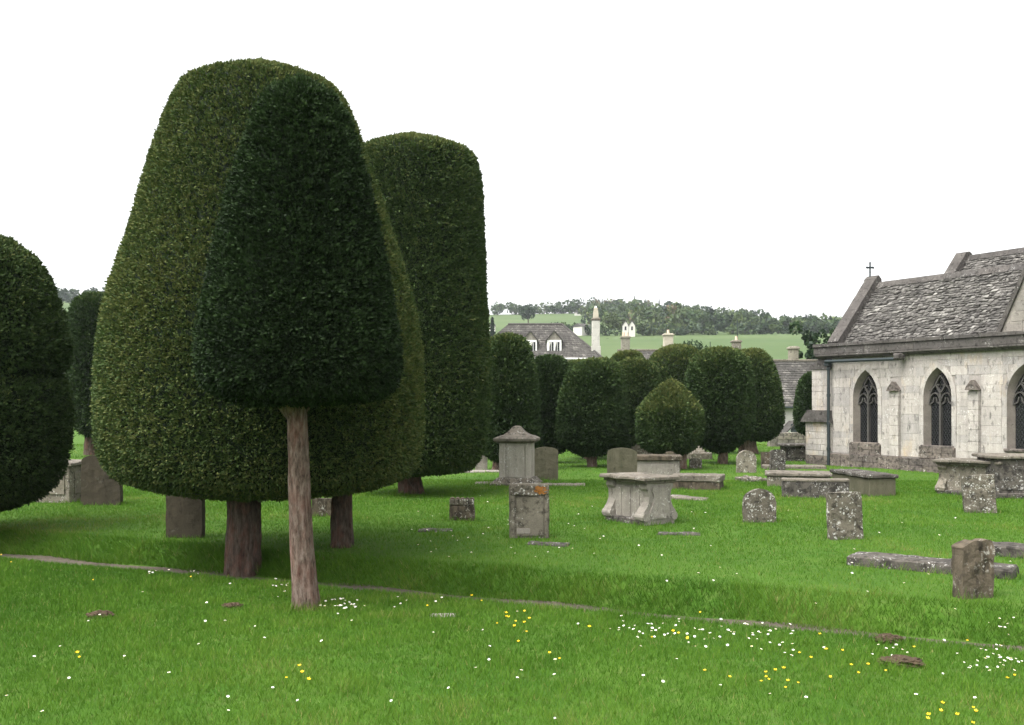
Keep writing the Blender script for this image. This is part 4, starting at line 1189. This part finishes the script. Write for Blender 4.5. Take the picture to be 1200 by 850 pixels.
def cottage():
    Y = 60.0; k = Y / F; x0 = (938 - CX) * k; g = gz(x0, Y)
    h = thing('cottage', 'low cream cottage with a stone slate roof and gabled porch beside the church', 'house', (x0, Y, g))
    X = lambda px: (px - CX) * k - x0
    Zp = lambda py: EYE + (HZ - py) * k - g
    ze, zr = Zp(477), Zp(421); xl, xr = X(880), X(985); dp = 5.4
    MB().box(((xl + xr) / 2, dp / 2 + .15, ze / 2 - .4), (xr - xl - .3, dp - .5, ze + .8), .02).build('wall', M['render_wall'], h)
    r = MB().prism([(0, ze), (dp, ze), (dp / 2, zr)], xl, xr, Matrix.Rotation(R(90), 4, 'Z') @ Matrix.Scale(-1, 4, (0, 1, 0))).build('roof', M['slate_dark'], h)
    s_ = link('slates', slate_sheet([(xl, 0, ze), (xr, 0, ze), (xr, dp / 2, zr), (xl, dp / 2, zr)], 20, 24, 'slate_dark', 9), r); s_['kind'] = 'stuff'
    MB().box(((xl + xr) / 2, dp / 2, zr + .03), (xr - xl, .26, .14), .04).build('ridge', M['cap_stone'], r)
    MB().box(((xl + xr) / 2, -.08, ze - .03), (xr - xl, .12, .1), .02).build('gutter', M['iron'], h)
    chimney(r, (X(945.5), dp / 2 + .2), X(950.5) - X(940.5), .6, Zp(427), Zp(403), 'wall_stone', 0)
    mid = X(926)
    p_ = MB().prism([(mid - .45, -.2), (mid + .45, -.2), (mid + .45, Zp(505)), (mid, Zp(496)), (mid - .45, Zp(505))], -1.2, .3).build('porch', M['white_paint'], h)
    for sx in (-1, 1):
        MB().prism([(mid, Zp(496) + .03), (mid + sx * .62, Zp(508)), (mid + sx * .62, Zp(508) + .09), (mid, Zp(496) + .14)], -1.32, .3).build('porch_roof', M['slate_dark'], p_)
    MB().box((mid, -1.2, .45), (.6, .05, 1.0), .01).build('porch_door', M['iron'], p_)
    MB().box((X(902), .02, ze - .75), (.8, .1, .7), .01).build('window', M['glass'], h)
cottage()

def boundary_wall():
    x0, y0, _ = P(902, 523.5)
    x1 = x0 + 5.2
    t = thing('boundary_wall', 'low rubble stone wall between the churchyard and the cottage', 'wall', ((x0 + x1) / 2, y0 + .3, gz(x0, y0)))
    L = x1 - x0
    MB().box((0, .05, .18), (L, .30, .64), .02).build('core', M['wall_stone'], t)
    un = MB().box((0, 0, 0), (1, 1, 1), .08).mesh('stone', weather=.05, sub=.5, freq=1.7); un.materials.append(M['wall_stone'])
    rr = random.Random(8)
    for k in range(3):
        x = -L / 2
        while x < L / 2 - .1:
            wd = rr.uniform(.25, .55)
            o = link('stone', un, t); o.location = (x + wd / 2, -.12, .06 + k * .17); o.scale = (wd - .02, .12 + rr.random() * .05, .16); x += wd
    x = -L / 2
    while x < L / 2 - .1:
        wd = rr.uniform(.18, .32)
        o = link('coping_stone', un, t); o.location = (x + wd / 2, .02, .57); o.scale = (wd - .015, .42, .16 + rr.random() * .05); x += wd
boundary_wall()

def far_house(label, px, pyb, Y, wpx, hpx, rpx, rz, gables=1, mat='render_wall'):
    k = Y / F; b = at(px, pyb, Y); g = gz(b.x, Y)
    h = thing('far_house', label, 'house', (b.x, Y, g), rz, 'white houses on the hillside')
    zb = b.z - g; w_ = wpx * k; hh = hpx * k; rh = rpx * k; dp = max(5.0, w_ * .5)
    if gables == 1:
        MB().box((0, 0, zb + hh / 2 - (zb + .5) / 2), (w_, dp, hh + zb + .5), .05).build('wall', M[mat], h)
        MB().prism([(-dp / 2 - .3, zb + hh), (dp / 2 + .3, zb + hh), (0, zb + hh + rh)], -w_ / 2 - .2, w_ / 2 + .2, Matrix.Rotation(R(90), 4, 'Z')).build('roof', M['slate_dark'], h)
        n = max(1, int(w_ / 3))
        for i in range(n):
            MB().box((-w_ / 2 + w_ * (i + .5) / n, -dp / 2 - .02, zb + hh * .55), (.9, .1, 1.1), .02).build('window', M['glass'], h)
    else:
        for i in range(gables):
            cx_ = -w_ / 2 + w_ * (i + .5) / gables; ww = w_ / gables * .94
            MB().prism([(cx_ - ww / 2, -1), (cx_ + ww / 2, -1), (cx_ + ww / 2, zb + hh), (cx_, zb + hh + rh), (cx_ - ww / 2, zb + hh)], -dp / 2, dp / 2).build('wall', M[mat], h)
            for sx in (-1, 1):
                MB().prism([(cx_, zb + hh + rh), (cx_ + sx * (ww / 2 + .3), zb + hh - .2), (cx_ + sx * (ww / 2 + .3), zb + hh + .1), (cx_, zb + hh + rh + .35)], -dp / 2 - .15, dp / 2 + .3).build('roof_slope', M['slate_dark'], h)
            MB().box((cx_, -dp / 2 - .02, zb + hh * .6), (ww * .3, .1, 1.4), .02).build('window', M['glass'], h)
far_house('white long house with a grey roof just left of the tall chimney', 685, 389, 380, 22, 5.5, 4, R(38))
far_house('white double gabled house above the square grey chimney', 737, 390, 366, 15, 7.5, 5, R(-8), 2)
far_house('tiny white house at the left end of the upper field', 577, 389, 420, 6, 6, 3, R(5))
far_house('small pale house among the skyline trees over the dormers', 677, 369, 640, 7, 2, 1.5, R(0))
far_house('pale house high in the wood right of the tall chimney', 757, 369, 640, 9, 4, 3, R(20))
far_house('small white outbuilding below the wood, right of the tall chimney', 711, 400, 350, 5, 1.6, 1.2, R(0))

# ------------------------------------------------------------------ trees on the hillside
def tree_leaves(rng, h, r, n, leaf, tone, trunk_h=.25, conifer=False, lobes=6):
    """leaf faces of one crown, base at the origin"""
    if conifer:
        u = rng.random(n) ** .7
        rad = r * (1 - u) * (.7 + .3 * np.sin(u * 38)) * np.sqrt(rng.random(n) * .6 + .4)
        th = rng.random(n) * 2 * np.pi
        c = np.stack([rad * np.cos(th), rad * np.sin(th), h * (trunk_h + u * (1 - trunk_h))], -1)
        sh = np.full(n, 0.0)
    else:
        lc = rng.standard_normal((lobes, 3)) * np.array([r * .42, r * .42, h * .17]) * (1 if lobes < 10 else 1.0) + np.array([0, 0, h * (trunk_h + (1 - trunk_h) * .5)])
        lr = r * rng.uniform(.42, .68, lobes) * (1 if lobes < 10 else .62)
        lc[:, 2] = np.clip(lc[:, 2], h * trunk_h + lr * .5, h - lr * .75)
        k = rng.integers(0, lobes, n)
        d = rng.standard_normal((n, 3)); d /= np.linalg.norm(d, axis=1)[:, None]
        c = lc[k] + d * lr[k][:, None] * (.75 + .3 * rng.random((n, 1)))
        sh = rng.uniform(-.1, .1, lobes)[k]
    a = rng.standard_normal((n, 3)); a /= np.linalg.norm(a, axis=1)[:, None]
    b = np.cross(a, rng.standard_normal((n, 3))); b /= np.linalg.norm(b, axis=1)[:, None] + 1e-9
    s_ = leaf * (.6 + .8 * rng.random((n, 1)))
    V = np.stack([c - a * s_, c + b * s_ * .7, c + a * s_, c - b * s_ * .7], 1)
    T = np.clip(tone + sh + .1 * rng.standard_normal(n), 0, 1)
    return V.reshape(-1, 3), T

def trunk_only(h, r):
    return MB().tube([(0, 0, -.8), (0, 0, h * .35), (r * .06, 0, h * .75)], [h * .028, h * .02, h * .008], 7)

def far_tree(label, px, py_base, Y, wpx, hpx, tone, seed, conifer=False, name='hillside_tree', group='single trees on the hillside', n=420, leaf=None, lobes=7):
    k = Y / F
    x = (px - CX) * k; g = gz(x, Y)
    zb = EYE + (HZ - py_base) * k
    h = hpx * k + (zb - g); r = wpx * k / 2
    rng = np.random.default_rng(seed)
    t = thing(name, label, 'tree', (x, Y, g), 0, group)
    V, T = tree_leaves(rng, h, r, n, leaf or max(.55, r * .13), tone, .12, conifer, lobes)
    link('crown', np_mesh('crown', V, np.arange(len(V)).reshape(-1, 4), M['wood_leaf'], T), t)
    trunk_only(h, r).build('trunk', M['bark_dark'], t)
    return t
far_tree('big round dark tree standing alone in the upper field', 619, 379, 480, 21, 26, .12, 1, n=900)
SKY = [(583, 368, 20, 13, .3, 'spreading skyline tree at the left end of the upper field'), (600, 368, 14, 12, .34, 'rounded skyline tree left of the lone dark tree'),
       (638, 368, 13, 14, .55, 'pale thin skyline tree right of the lone dark tree'), (651, 367, 15, 12, .4, 'bushy skyline tree over the left dormer gap'),
       (671, 368, 24, 15, .3, 'wide skyline tree above the pale small house'), (690, 366, 18, 16, .2, 'dark skyline tree just left of the tall chimney'),
       (705, 366, 16, 14, .22, 'dark skyline tree just right of the tall chimney'), (722, 366, 22, 16, .14, 'tall dark pine crown at the top of the hill'), (741, 367, 16, 15, .12, 'second dark pine crown leaning right at the hilltop')]
for i, (px, py, wp, hp, tone, lab) in enumerate(SKY):
    far_tree(lab, px, py, 672, wp, hp, tone, 20 + i, lobes=5, n=320, group='skyline trees')
far_tree('small dark pointed conifer at the left end of the upper field', 577, 386, 300, 7, 13, .05, 40, True)
far_tree('pale willow like tree below the wood, right of the tall chimney', 716, 392, 390, 18, 26, .62, 41, n=600)
far_tree('second pale tree below the wood over the square chimney', 728, 392, 396, 16, 22, .55, 42, n=500)
far_tree('bushy dark evergreen rising behind the cottage chimney', 952, 425, 66, 36, 46, .10, 43, n=3600, leaf=.13, lobes=44, name='evergreen_tree', group='evergreens behind the houses')
far_tree('dark evergreen behind the church gable corner', 968, 425, 70, 30, 44, .08, 44, n=3200, leaf=.13, lobes=40, name='evergreen_tree', group='evergreens behind the houses')

def spiky():
    Y = 76.0; k = Y / F
    t = thing('spiky_shrub', 'dark evergreen with upright tufted shoots over the domed yew', 'shrub', ((815 - CX) * k, Y, gz((815 - CX) * k, Y)))
    rng = np.random.default_rng(5)
    V = []; T = []
    zb = EYE + (HZ - 412) * k - t.location.z
    for q in range(46):
        x = rng.uniform(-19, 19) * k; top = zb + (4 + 11 * (1 - abs(x / (19 * k) + .25) ** 1.5) * rng.uniform(.6, 1)) * k
        m_ = 34
        zz = rng.uniform(zb - 1.5, top, m_); rad = .16 * np.clip((top - zz) * 2.5, .2, 1)
        c = np.stack([x + rng.standard_normal(m_) * rad, rng.standard_normal(m_) * .7 * rad + rng.uniform(-.6, .6), zz], -1)
        a = np.array([0, 0, 1]) * .7 + rng.standard_normal((m_, 3)) * .4; a /= np.linalg.norm(a, axis=1)[:, None]
        b = np.cross(a, rng.standard_normal((m_, 3)))
        V.append(np.stack([c - a * .14, c + b * .035, c + a * .14, c - b * .035], 1).reshape(-1, 3)); T.append(np.full(m_, .08) + .08 * rng.random(m_))
    V = np.concatenate(V)
    link('crown', np_mesh('crown', V, np.arange(len(V)).reshape(-1, 4), M['wood_leaf'], np.concatenate(T)), t)
    MB().tube([(0, 0, -.3), (0, 0, zb)], [.16, .1], 7).build('trunk', M['bark_dark'], t)
spiky()

def woodland():
    rng = np.random.default_rng(12)
    VV = []; TT = []; TV = []; TF = []
    def add(px, Y, h, r, tone, con=False, n=150, leaf=None):
        x = (px - CX) / F * Y; g = gz(x, Y)
        V, T = tree_leaves(rng, h, r, n, leaf or r * .23, tone, .0, con, 5)
        VV.append(V + np.array([x, Y, g])); TT.append(T)
    def tone():
        u = rng.random()
        return .10 if u < .2 else (.35 if u < .5 else (.6 if u < .9 else .95))
    for _ in range(620):
        px = rng.uniform(692, 1420)
        lo = 382; hi = 690
        Y = lo + (hi - lo) * rng.random()
        if px < 760 and Y < 430: continue
        con = rng.random() < .10
        add(px, Y, rng.uniform(7, 12.5) * (.75 if px > 900 else 1), rng.uniform(2.6, 4.8) if not con else rng.uniform(1.6, 2.4), tone() if not con else .08, con)
    for _ in range(150):                                  # skyline of the wood
        px = rng.uniform(740, 1420); con = rng.random() < .25
        add(px, rng.uniform(670, 690), rng.uniform(8, 15) * (.75 if px > 900 else 1), rng.uniform(2.5, 5) if not con else 1.8, tone() if not con else .1, con)
    for _ in range(90):                                   # hedge under the wood and across the slope
        px = rng.uniform(690, 1300)
        if 724 < px < 750: continue
        add(px, 374 + rng.uniform(-3, 4), rng.uniform(2.5, 5.5), rng.uniform(2, 3.2), tone() * .8, False, 80)
    for _ in range(26):
        px = rng.uniform(640, 705); add(px, rng.uniform(386, 410), rng.uniform(2, 4.5), rng.uniform(2, 3.5), tone() * .8, False, 100)
    for _ in range(150):
        px = rng.uniform(-120, 330); add(px, rng.uniform(560, 690), rng.uniform(6, 10), rng.uniform(3, 5), .3 * rng.random(), False, 110)
    for _ in range(70):                                   # scattered skyline growth along the left ridge
        px = rng.uniform(330, 745); add(px, rng.uniform(672, 690), rng.uniform(4, 8), rng.uniform(2.5, 4.5), .15 + .35 * rng.random(), False, 110)
    V = np.concatenate(VV)
    o = link('woodland', np_mesh('woodland', V, np.arange(len(V)).reshape(-1, 4), M['wood_leaf'], np.concatenate(TT)))
    tag(o, 'mixed spring woodland and hedges covering the far hillside', 'woodland', None, 'stuff')
woodland()

# ------------------------------------------------------------------ grass
def in_foot(x, y, pad=0.0):
    bad = np.zeros(len(x), bool)
    for (fx, fy, hx, hy, rz) in FOOT:
        dx, dy = x - fx, y - fy
        c_, s_ = math.cos(-rz), math.sin(-rz)
        lx = dx * c_ - dy * s_; ly = dx * s_ + dy * c_
        bad |= (np.abs(lx) < hx + pad) & (np.abs(ly) < hy + pad)
    if pad: return bad
    s = path_s(x, y)
    bad |= (s > .10 + .05 * np.sin(x * 4.1)) & (s < .64 + .05 * np.sin(x * 3.3))
    return bad
def grass(name, label, n, d0, d1, hgt, wid, side, seed):
    rng = np.random.default_rng(seed)
    d = np.sqrt(rng.random(n) * (d1 * d1 - d0 * d0) + d0 * d0)
    px = rng.uniform(-230, 1430, n)
    x = (px - CX) / F * d; y = d
    s = path_s(x, y)
    ok = ~in_foot(x, y) & ((s < .2) if side < 0 else ((s > .6) & (s < .9 + .6 * rng.random(n)) if side == 2 else (s > .5)))
    if side > 0:
        cx_ = (x - 10.8) * .4866 + (y - 33.6) * -.8736; cp = (x - 10.8) * .8736 + (y - 33.6) * .4866
        ok &= ~((cp > -.14) & (cx_ > -1.3))
    x, y, s, d = x[ok], y[ok], s[ok], d[ok]
    if side == 2: x, y, s, d = x[:90000], y[:90000], s[:90000], d[:90000]
    n = len(x)
    z = gz_np(x, y)
    P3 = np.stack([x, y, np.zeros(n)], -1)
    big = vnoise(P3 * .55 + 5); mid = vnoise(P3 * 2.3 + 9); sm = vnoise(P3 * 7 + 2)
    h = hgt * (.65 + .6 * rng.random(n)) * (1 + .28 * mid + .22 * sm)
    tuft = np.clip(vnoise(P3 * 1.7 + 40) * .7 + vnoise(P3 * 4.5 + 60) * .6 - .35, 0, 1)
    h = h * (1 + 1.1 * tuft) * np.where(in_foot(x, y, .09), 1.9, 1.0)
    if side > 0: h = h * (1 + .5 * np.exp(-((s - .85) / .5) ** 2))
    a = rng.random(n) * 2 * np.pi + vnoise(P3 * 1.2 + 20) * 2
    lean = h * (.35 + .55 * rng.random(n))
    wv = wid * (.7 + .6 * rng.random(n)) * np.clip(d / d0, 1, 2.5)
    fa = rng.random(n) * 2 * np.pi
    fx, fy = np.cos(fa) * wv / 2, np.sin(fa) * wv / 2
    tipx, tipy = x + np.cos(a) * lean, y + np.sin(a) * lean
    if side == 2: tipx, tipy = tipx - PN[0] * .035, tipy - PN[1] * .035
    z0 = z - .008
    V = np.stack([np.stack([x - fx, y - fy, z0], -1), np.stack([x + fx, y + fy, z0], -1), np.stack([tipx, tipy, z + h], -1)], 1)
    F4 = np.arange(n * 3).reshape(-1, 3)
    T = .46 + .24 * big + .17 * mid + .10 * sm + .13 * rng.standard_normal(n)
    T = np.where(rng.random(n) < .02, .97, T)
    T = np.where((big * .7 + mid * .8 > .62) & (rng.random(n) < .12), .95, T)
    o = link(name, np_mesh(name, V.reshape(-1, 3), F4, M['grass'], np.clip(T, 0, 1)))
    tag(o, label, 'grass', None, 'stuff')
grass('grass', 'short mown grass of the near lawn', 500000, 5.6, 15.5, .047, .0046, -1, 1)
grass('grass', 'short grass of the lawn among the graves', 450000, 8.5, 27, .04, .0055, 1, 2)
grass('grass', 'longer grass on the small bank beside the path', 700000, 7.5, 19, .055, .0055, 2, 4)
grass('grass', 'thin far grass towards the church and the yews', 110000, 25, 50, .045, .016, 1, 3)

# ------------------------------------------------------------------ flowers
def daisy_mesh():
    mb_v = []; f = []; mi = []
    def add(v, faces, k):
        n = len(mb_v); mb_v.extend(v); f.extend([tuple(i + n for i in q) for q in faces]); mi.extend([k] * len(faces))
    r = .014; H = .075
    for k in range(10):
        a = 2 * math.pi * k / 10; b = .27
        add([(.003 * math.cos(a), .003 * math.sin(a), H), (r * .85 * math.cos(a - b), r * .85 * math.sin(a - b), H + .003),
             (r * math.cos(a), r * math.sin(a), H + .004), (r * .85 * math.cos(a + b), r * .85 * math.sin(a + b), H + .003)], [(0, 1, 2, 3)], 0)
    add([(.005 * math.cos(2 * math.pi * k / 8), .005 * math.sin(2 * math.pi * k / 8), H + .003) for k in range(8)] + [(0, 0, H + .007)], [(k, (k + 1) % 8, 8) for k in range(8)], 1)
    add([(.0015 * math.cos(2.1 * k), .0015 * math.sin(2.1 * k), z) for z in (-.01, H) for k in range(3)], [(k, (k + 1) % 3, 3 + (k + 1) % 3, 3 + k) for k in range(3)], 2)
    me = bpy.data.meshes.new('daisy'); me.from_pydata(mb_v, [], f)
    for m_ in ('petal_white', 'daisy_eye', 'stem'): me.materials.append(M[m_])
    me.polygons.foreach_set('material_index', mi)
    return me
DM = daisy_mesh()
rg = random.Random(3)
def daisy(px, py, label, group, sc_=1.0):
    x, y, z = P(px, py)
    s_ = float(path_s(x, y))
    if -.05 < s_ < .8:
        k = s_ + rg.uniform(.1, .7); x -= PN[0] * k; y -= PN[1] * k; z = gz(x, y)
    o = link('daisy', DM)
    o.location = (x, y - .3 * 0, z)
    o.rotation_euler = (rg.uniform(-.1, .55), rg.uniform(-.3, .3), rg.uniform(-.6, .6))
    s_ = rg.uniform(.65, 1.05) * sc_
    o.scale = (s_, s_, s_ * rg.uniform(.8, 1.15))
    tag(o, label, 'daisy', group)
for (cx_, cy_, n, sx, sy, lab, grp) in (
        (325, 696, 9, 7, 6, 'white daisy in the small cluster left of the slim yew trunk', 'daisies left of the slim trunk'),
        (400, 713, 24, 13, 6, 'white daisy in the dense patch right of the slim yew trunk', 'daisies right of the slim trunk'),
        (762, 742, 22, 24, 7, 'white daisy in the patch right of the central buttercups', 'daisies right of the central buttercups'),
        (880, 748, 46, 55, 11, 'white daisy in the broad drift along the path on the right', 'daisies in the drift by the path'),
        (1042, 768, 8, 14, 5, 'white daisy around the larger molehill', 'daisies by the molehill'),
        (1160, 783, 24, 20, 6, 'white daisy in the patch at the right edge of the near lawn', 'daisies at the right edge'),
        (1165, 752, 14, 22, 6, 'white daisy close to the path at the right edge', 'daisies by the path on the right'),
        (235, 674, 8, 12, 3, 'white daisy by the path left of the slim yew', 'daisies by the path on the left')):
    for _ in range(n):
        daisy(min(1215, rg.gauss(cx_, sx)), max(655, rg.gauss(cy_, sy)), lab, grp)
for _ in range(64):
    px = rg.uniform(0, 1200); py = rg.uniform(700, 850)
    side = 'left of' if px < 400 else ('in the middle of' if px < 800 else 'right of')
    daisy(px, py, f'white daisy standing alone {side} the open near lawn' if px < 800 and px >= 400 else f'white daisy standing alone in the lawn {"left" if px < 400 else "right"} of the central buttercups', f'single daisies {side} the near lawn')
for _ in range(46):
    px = rg.uniform(480, 720); py = rg.uniform(585, 660)
    daisy(px, py, 'white daisy on the lawn around the orange lichen headstone', 'daisies round the orange lichen headstone', 1.1)
for _ in range(34):
    px = rg.uniform(720, 1200); py = rg.uniform(600, 705)
    daisy(px, py, 'white daisy on the lawn beyond the path on the right', 'daisies beyond the path', 1.1)

def butter_mesh():
    v = []; f = []; mi = []
    def add(vv, ff, k):
        n = len(v); v.extend(vv); f.extend([tuple(i + n for i in q) for q in ff]); mi.extend([k] * len(ff))
    H = .13; r = .017
    for k in range(5):
        a = 2 * math.pi * k / 5; b = .55
        add([(0, 0, H), (r * .7 * math.cos(a - b), r * .7 * math.sin(a - b), H + .008), (r * math.cos(a), r * math.sin(a), H + .014), (r * .7 * math.cos(a + b), r * .7 * math.sin(a + b), H + .008)], [(0, 1, 2, 3)], 0)
        add([(0, 0, H - .001), (r * .65 * math.cos(a - b), r * .65 * math.sin(a - b), H + .004), (r * .9 * math.cos(a), r * .9 * math.sin(a), H + .009), (r * .65 * math.cos(a + b), r * .65 * math.sin(a + b), H + .004)], [(0, 1, 2, 3)], 0)
    add([(.004 * math.cos(2 * math.pi * k / 6), .004 * math.sin(2 * math.pi * k / 6), H + .004) for k in range(6)] + [(0, 0, H + .009)], [(k, (k + 1) % 6, 6) for k in range(6)], 1)
    add([(.0016 * math.cos(2.1 * k) + (.012 * math.sin(z * 20)), .0016 * math.sin(2.1 * k), z) for z in (-.01, .06, H) for k in range(3)], [(q * 3 + k, q * 3 + (k + 1) % 3, q * 3 + 3 + (k + 1) % 3, q * 3 + 3 + k) for q in (0, 1) for k in range(3)], 2)
    me = bpy.data.meshes.new('buttercup'); me.from_pydata(v, [], f)
    for m_ in ('petal_yellow', 'daisy_eye', 'stem'): me.materials.append(M[m_])
    me.polygons.foreach_set('material_index', mi)
    return me
BM = butter_mesh()
def buttercup(px, py, label, group):
    x, y, z = P(px, py)
    hp = .13 * F / y
    x, y, z = P(px, py + hp)
    o = link('buttercup', BM); o.location = (x, y, z)
    o.rotation_euler = (rg.uniform(.0, .35), rg.uniform(-.2, .2), rg.uniform(-3, 3)); o.rotation_euler[2] = rg.uniform(-.5, .5)
    s_ = rg.uniform(.65, 1.05); o.scale = (s_, s_, s_)
    tag(o, label, 'buttercup', group)
C7 = [(573, 238), (585, 250), (600, 250), (608, 257), (545, 260), (648, 222), (652, 255), (668, 257), (616, 280), (648, 270), (650, 297), (625, 330)]
C7b = [(725, 372), (760, 380), (867, 270), (868, 283), (1093, 313), (1160, 298), (1188, 298)]
C7c = [(303, 202), (486, 188), (462, 180), (40, 618)]
for a, b in C7: buttercup(400 + a / 3, 640 + b / 3, 'yellow buttercup in the central clump of the near lawn', 'buttercups in the central clump')
for a, b in C7b: buttercup(400 + a / 3, 640 + b / 3, 'yellow buttercup scattered just right of the central clump', 'buttercups right of the central clump')
for a, b in C7c: buttercup(400 + a / 3, 640 + b / 3, 'yellow buttercup scattered left of the central clump', 'buttercups left of the central clump')
D8 = [(275, 343), (297, 316), (293, 330), (300, 328), (320, 313), (354, 313), (362, 359), (373, 352), (399, 344)]
D8b = [(83, 311), (158, 323), (22, 190), (12, 200), (67, 106)]
D8c = [(517, 327), (410, 244), (443, 262), (509, 248), (559, 231), (588, 290), (608, 312), (646, 289), (718, 306), (812, 226), (483, 187)]
D8d = [(848, 482), (866, 471), (895, 425), (897, 446), (958, 467), (1012, 430), (1025, 449), (1010, 492)]
D8e = [(994, 205), (1168, 317), (1133, 341)]
for L_, lab, grp in ((D8, 'yellow buttercup in the tall clump left of the larger molehill', 'buttercups in the right clump'), (D8b, 'yellow buttercup left of the tall right hand clump', 'buttercups left of the right clump'),
                     (D8c, 'yellow buttercup among daisies beside the larger molehill', 'buttercups by the molehill'), (D8d, 'yellow buttercup in the bottom right corner', 'buttercups in the bottom right corner'),
                     (D8e, 'yellow buttercup at the far right near the path', 'buttercups at the far right')):
    for a, b in L_: buttercup(800 + a / 3, 680 + b / 3, lab, grp)
for a, b in [(13, 33), (38, 52), (330, 110), (275, 373), (285, 375), (676, 104)]: buttercup(a / 3, 640 + b / 3, 'yellow buttercup in the open left part of the near lawn', 'buttercups on the left')
for a, b in [(1005, 447), (1059, 425), (1067, 440), (1076, 465)]: buttercup(a / 3, 640 + b / 3, 'yellow buttercup in front of the slim yew', 'buttercups before the slim yew')

# ------------------------------------------------------------------ the air over the valley
def haze():
    o = MB().box((0, 0, 52), (2500, 2500, 130), 0.0).build('haze', None)
    m = bpy.data.materials.new('haze'); m.use_nodes = True
    t = m.node_tree; t.nodes.clear()
    v = t.nodes.new('ShaderNodeVolumePrincipled'); out = t.nodes.new('ShaderNodeOutputMaterial')
    v.inputs['Color'].default_value = (.86, .90, .95, 1)
    v.inputs['Density'].default_value = .00016
    t.links.new(v.outputs[0], out.inputs['Volume'])
    o.data.materials.append(m)
    tag(o, 'thin pale haze over the valley', 'haze', None, 'stuff')
haze()
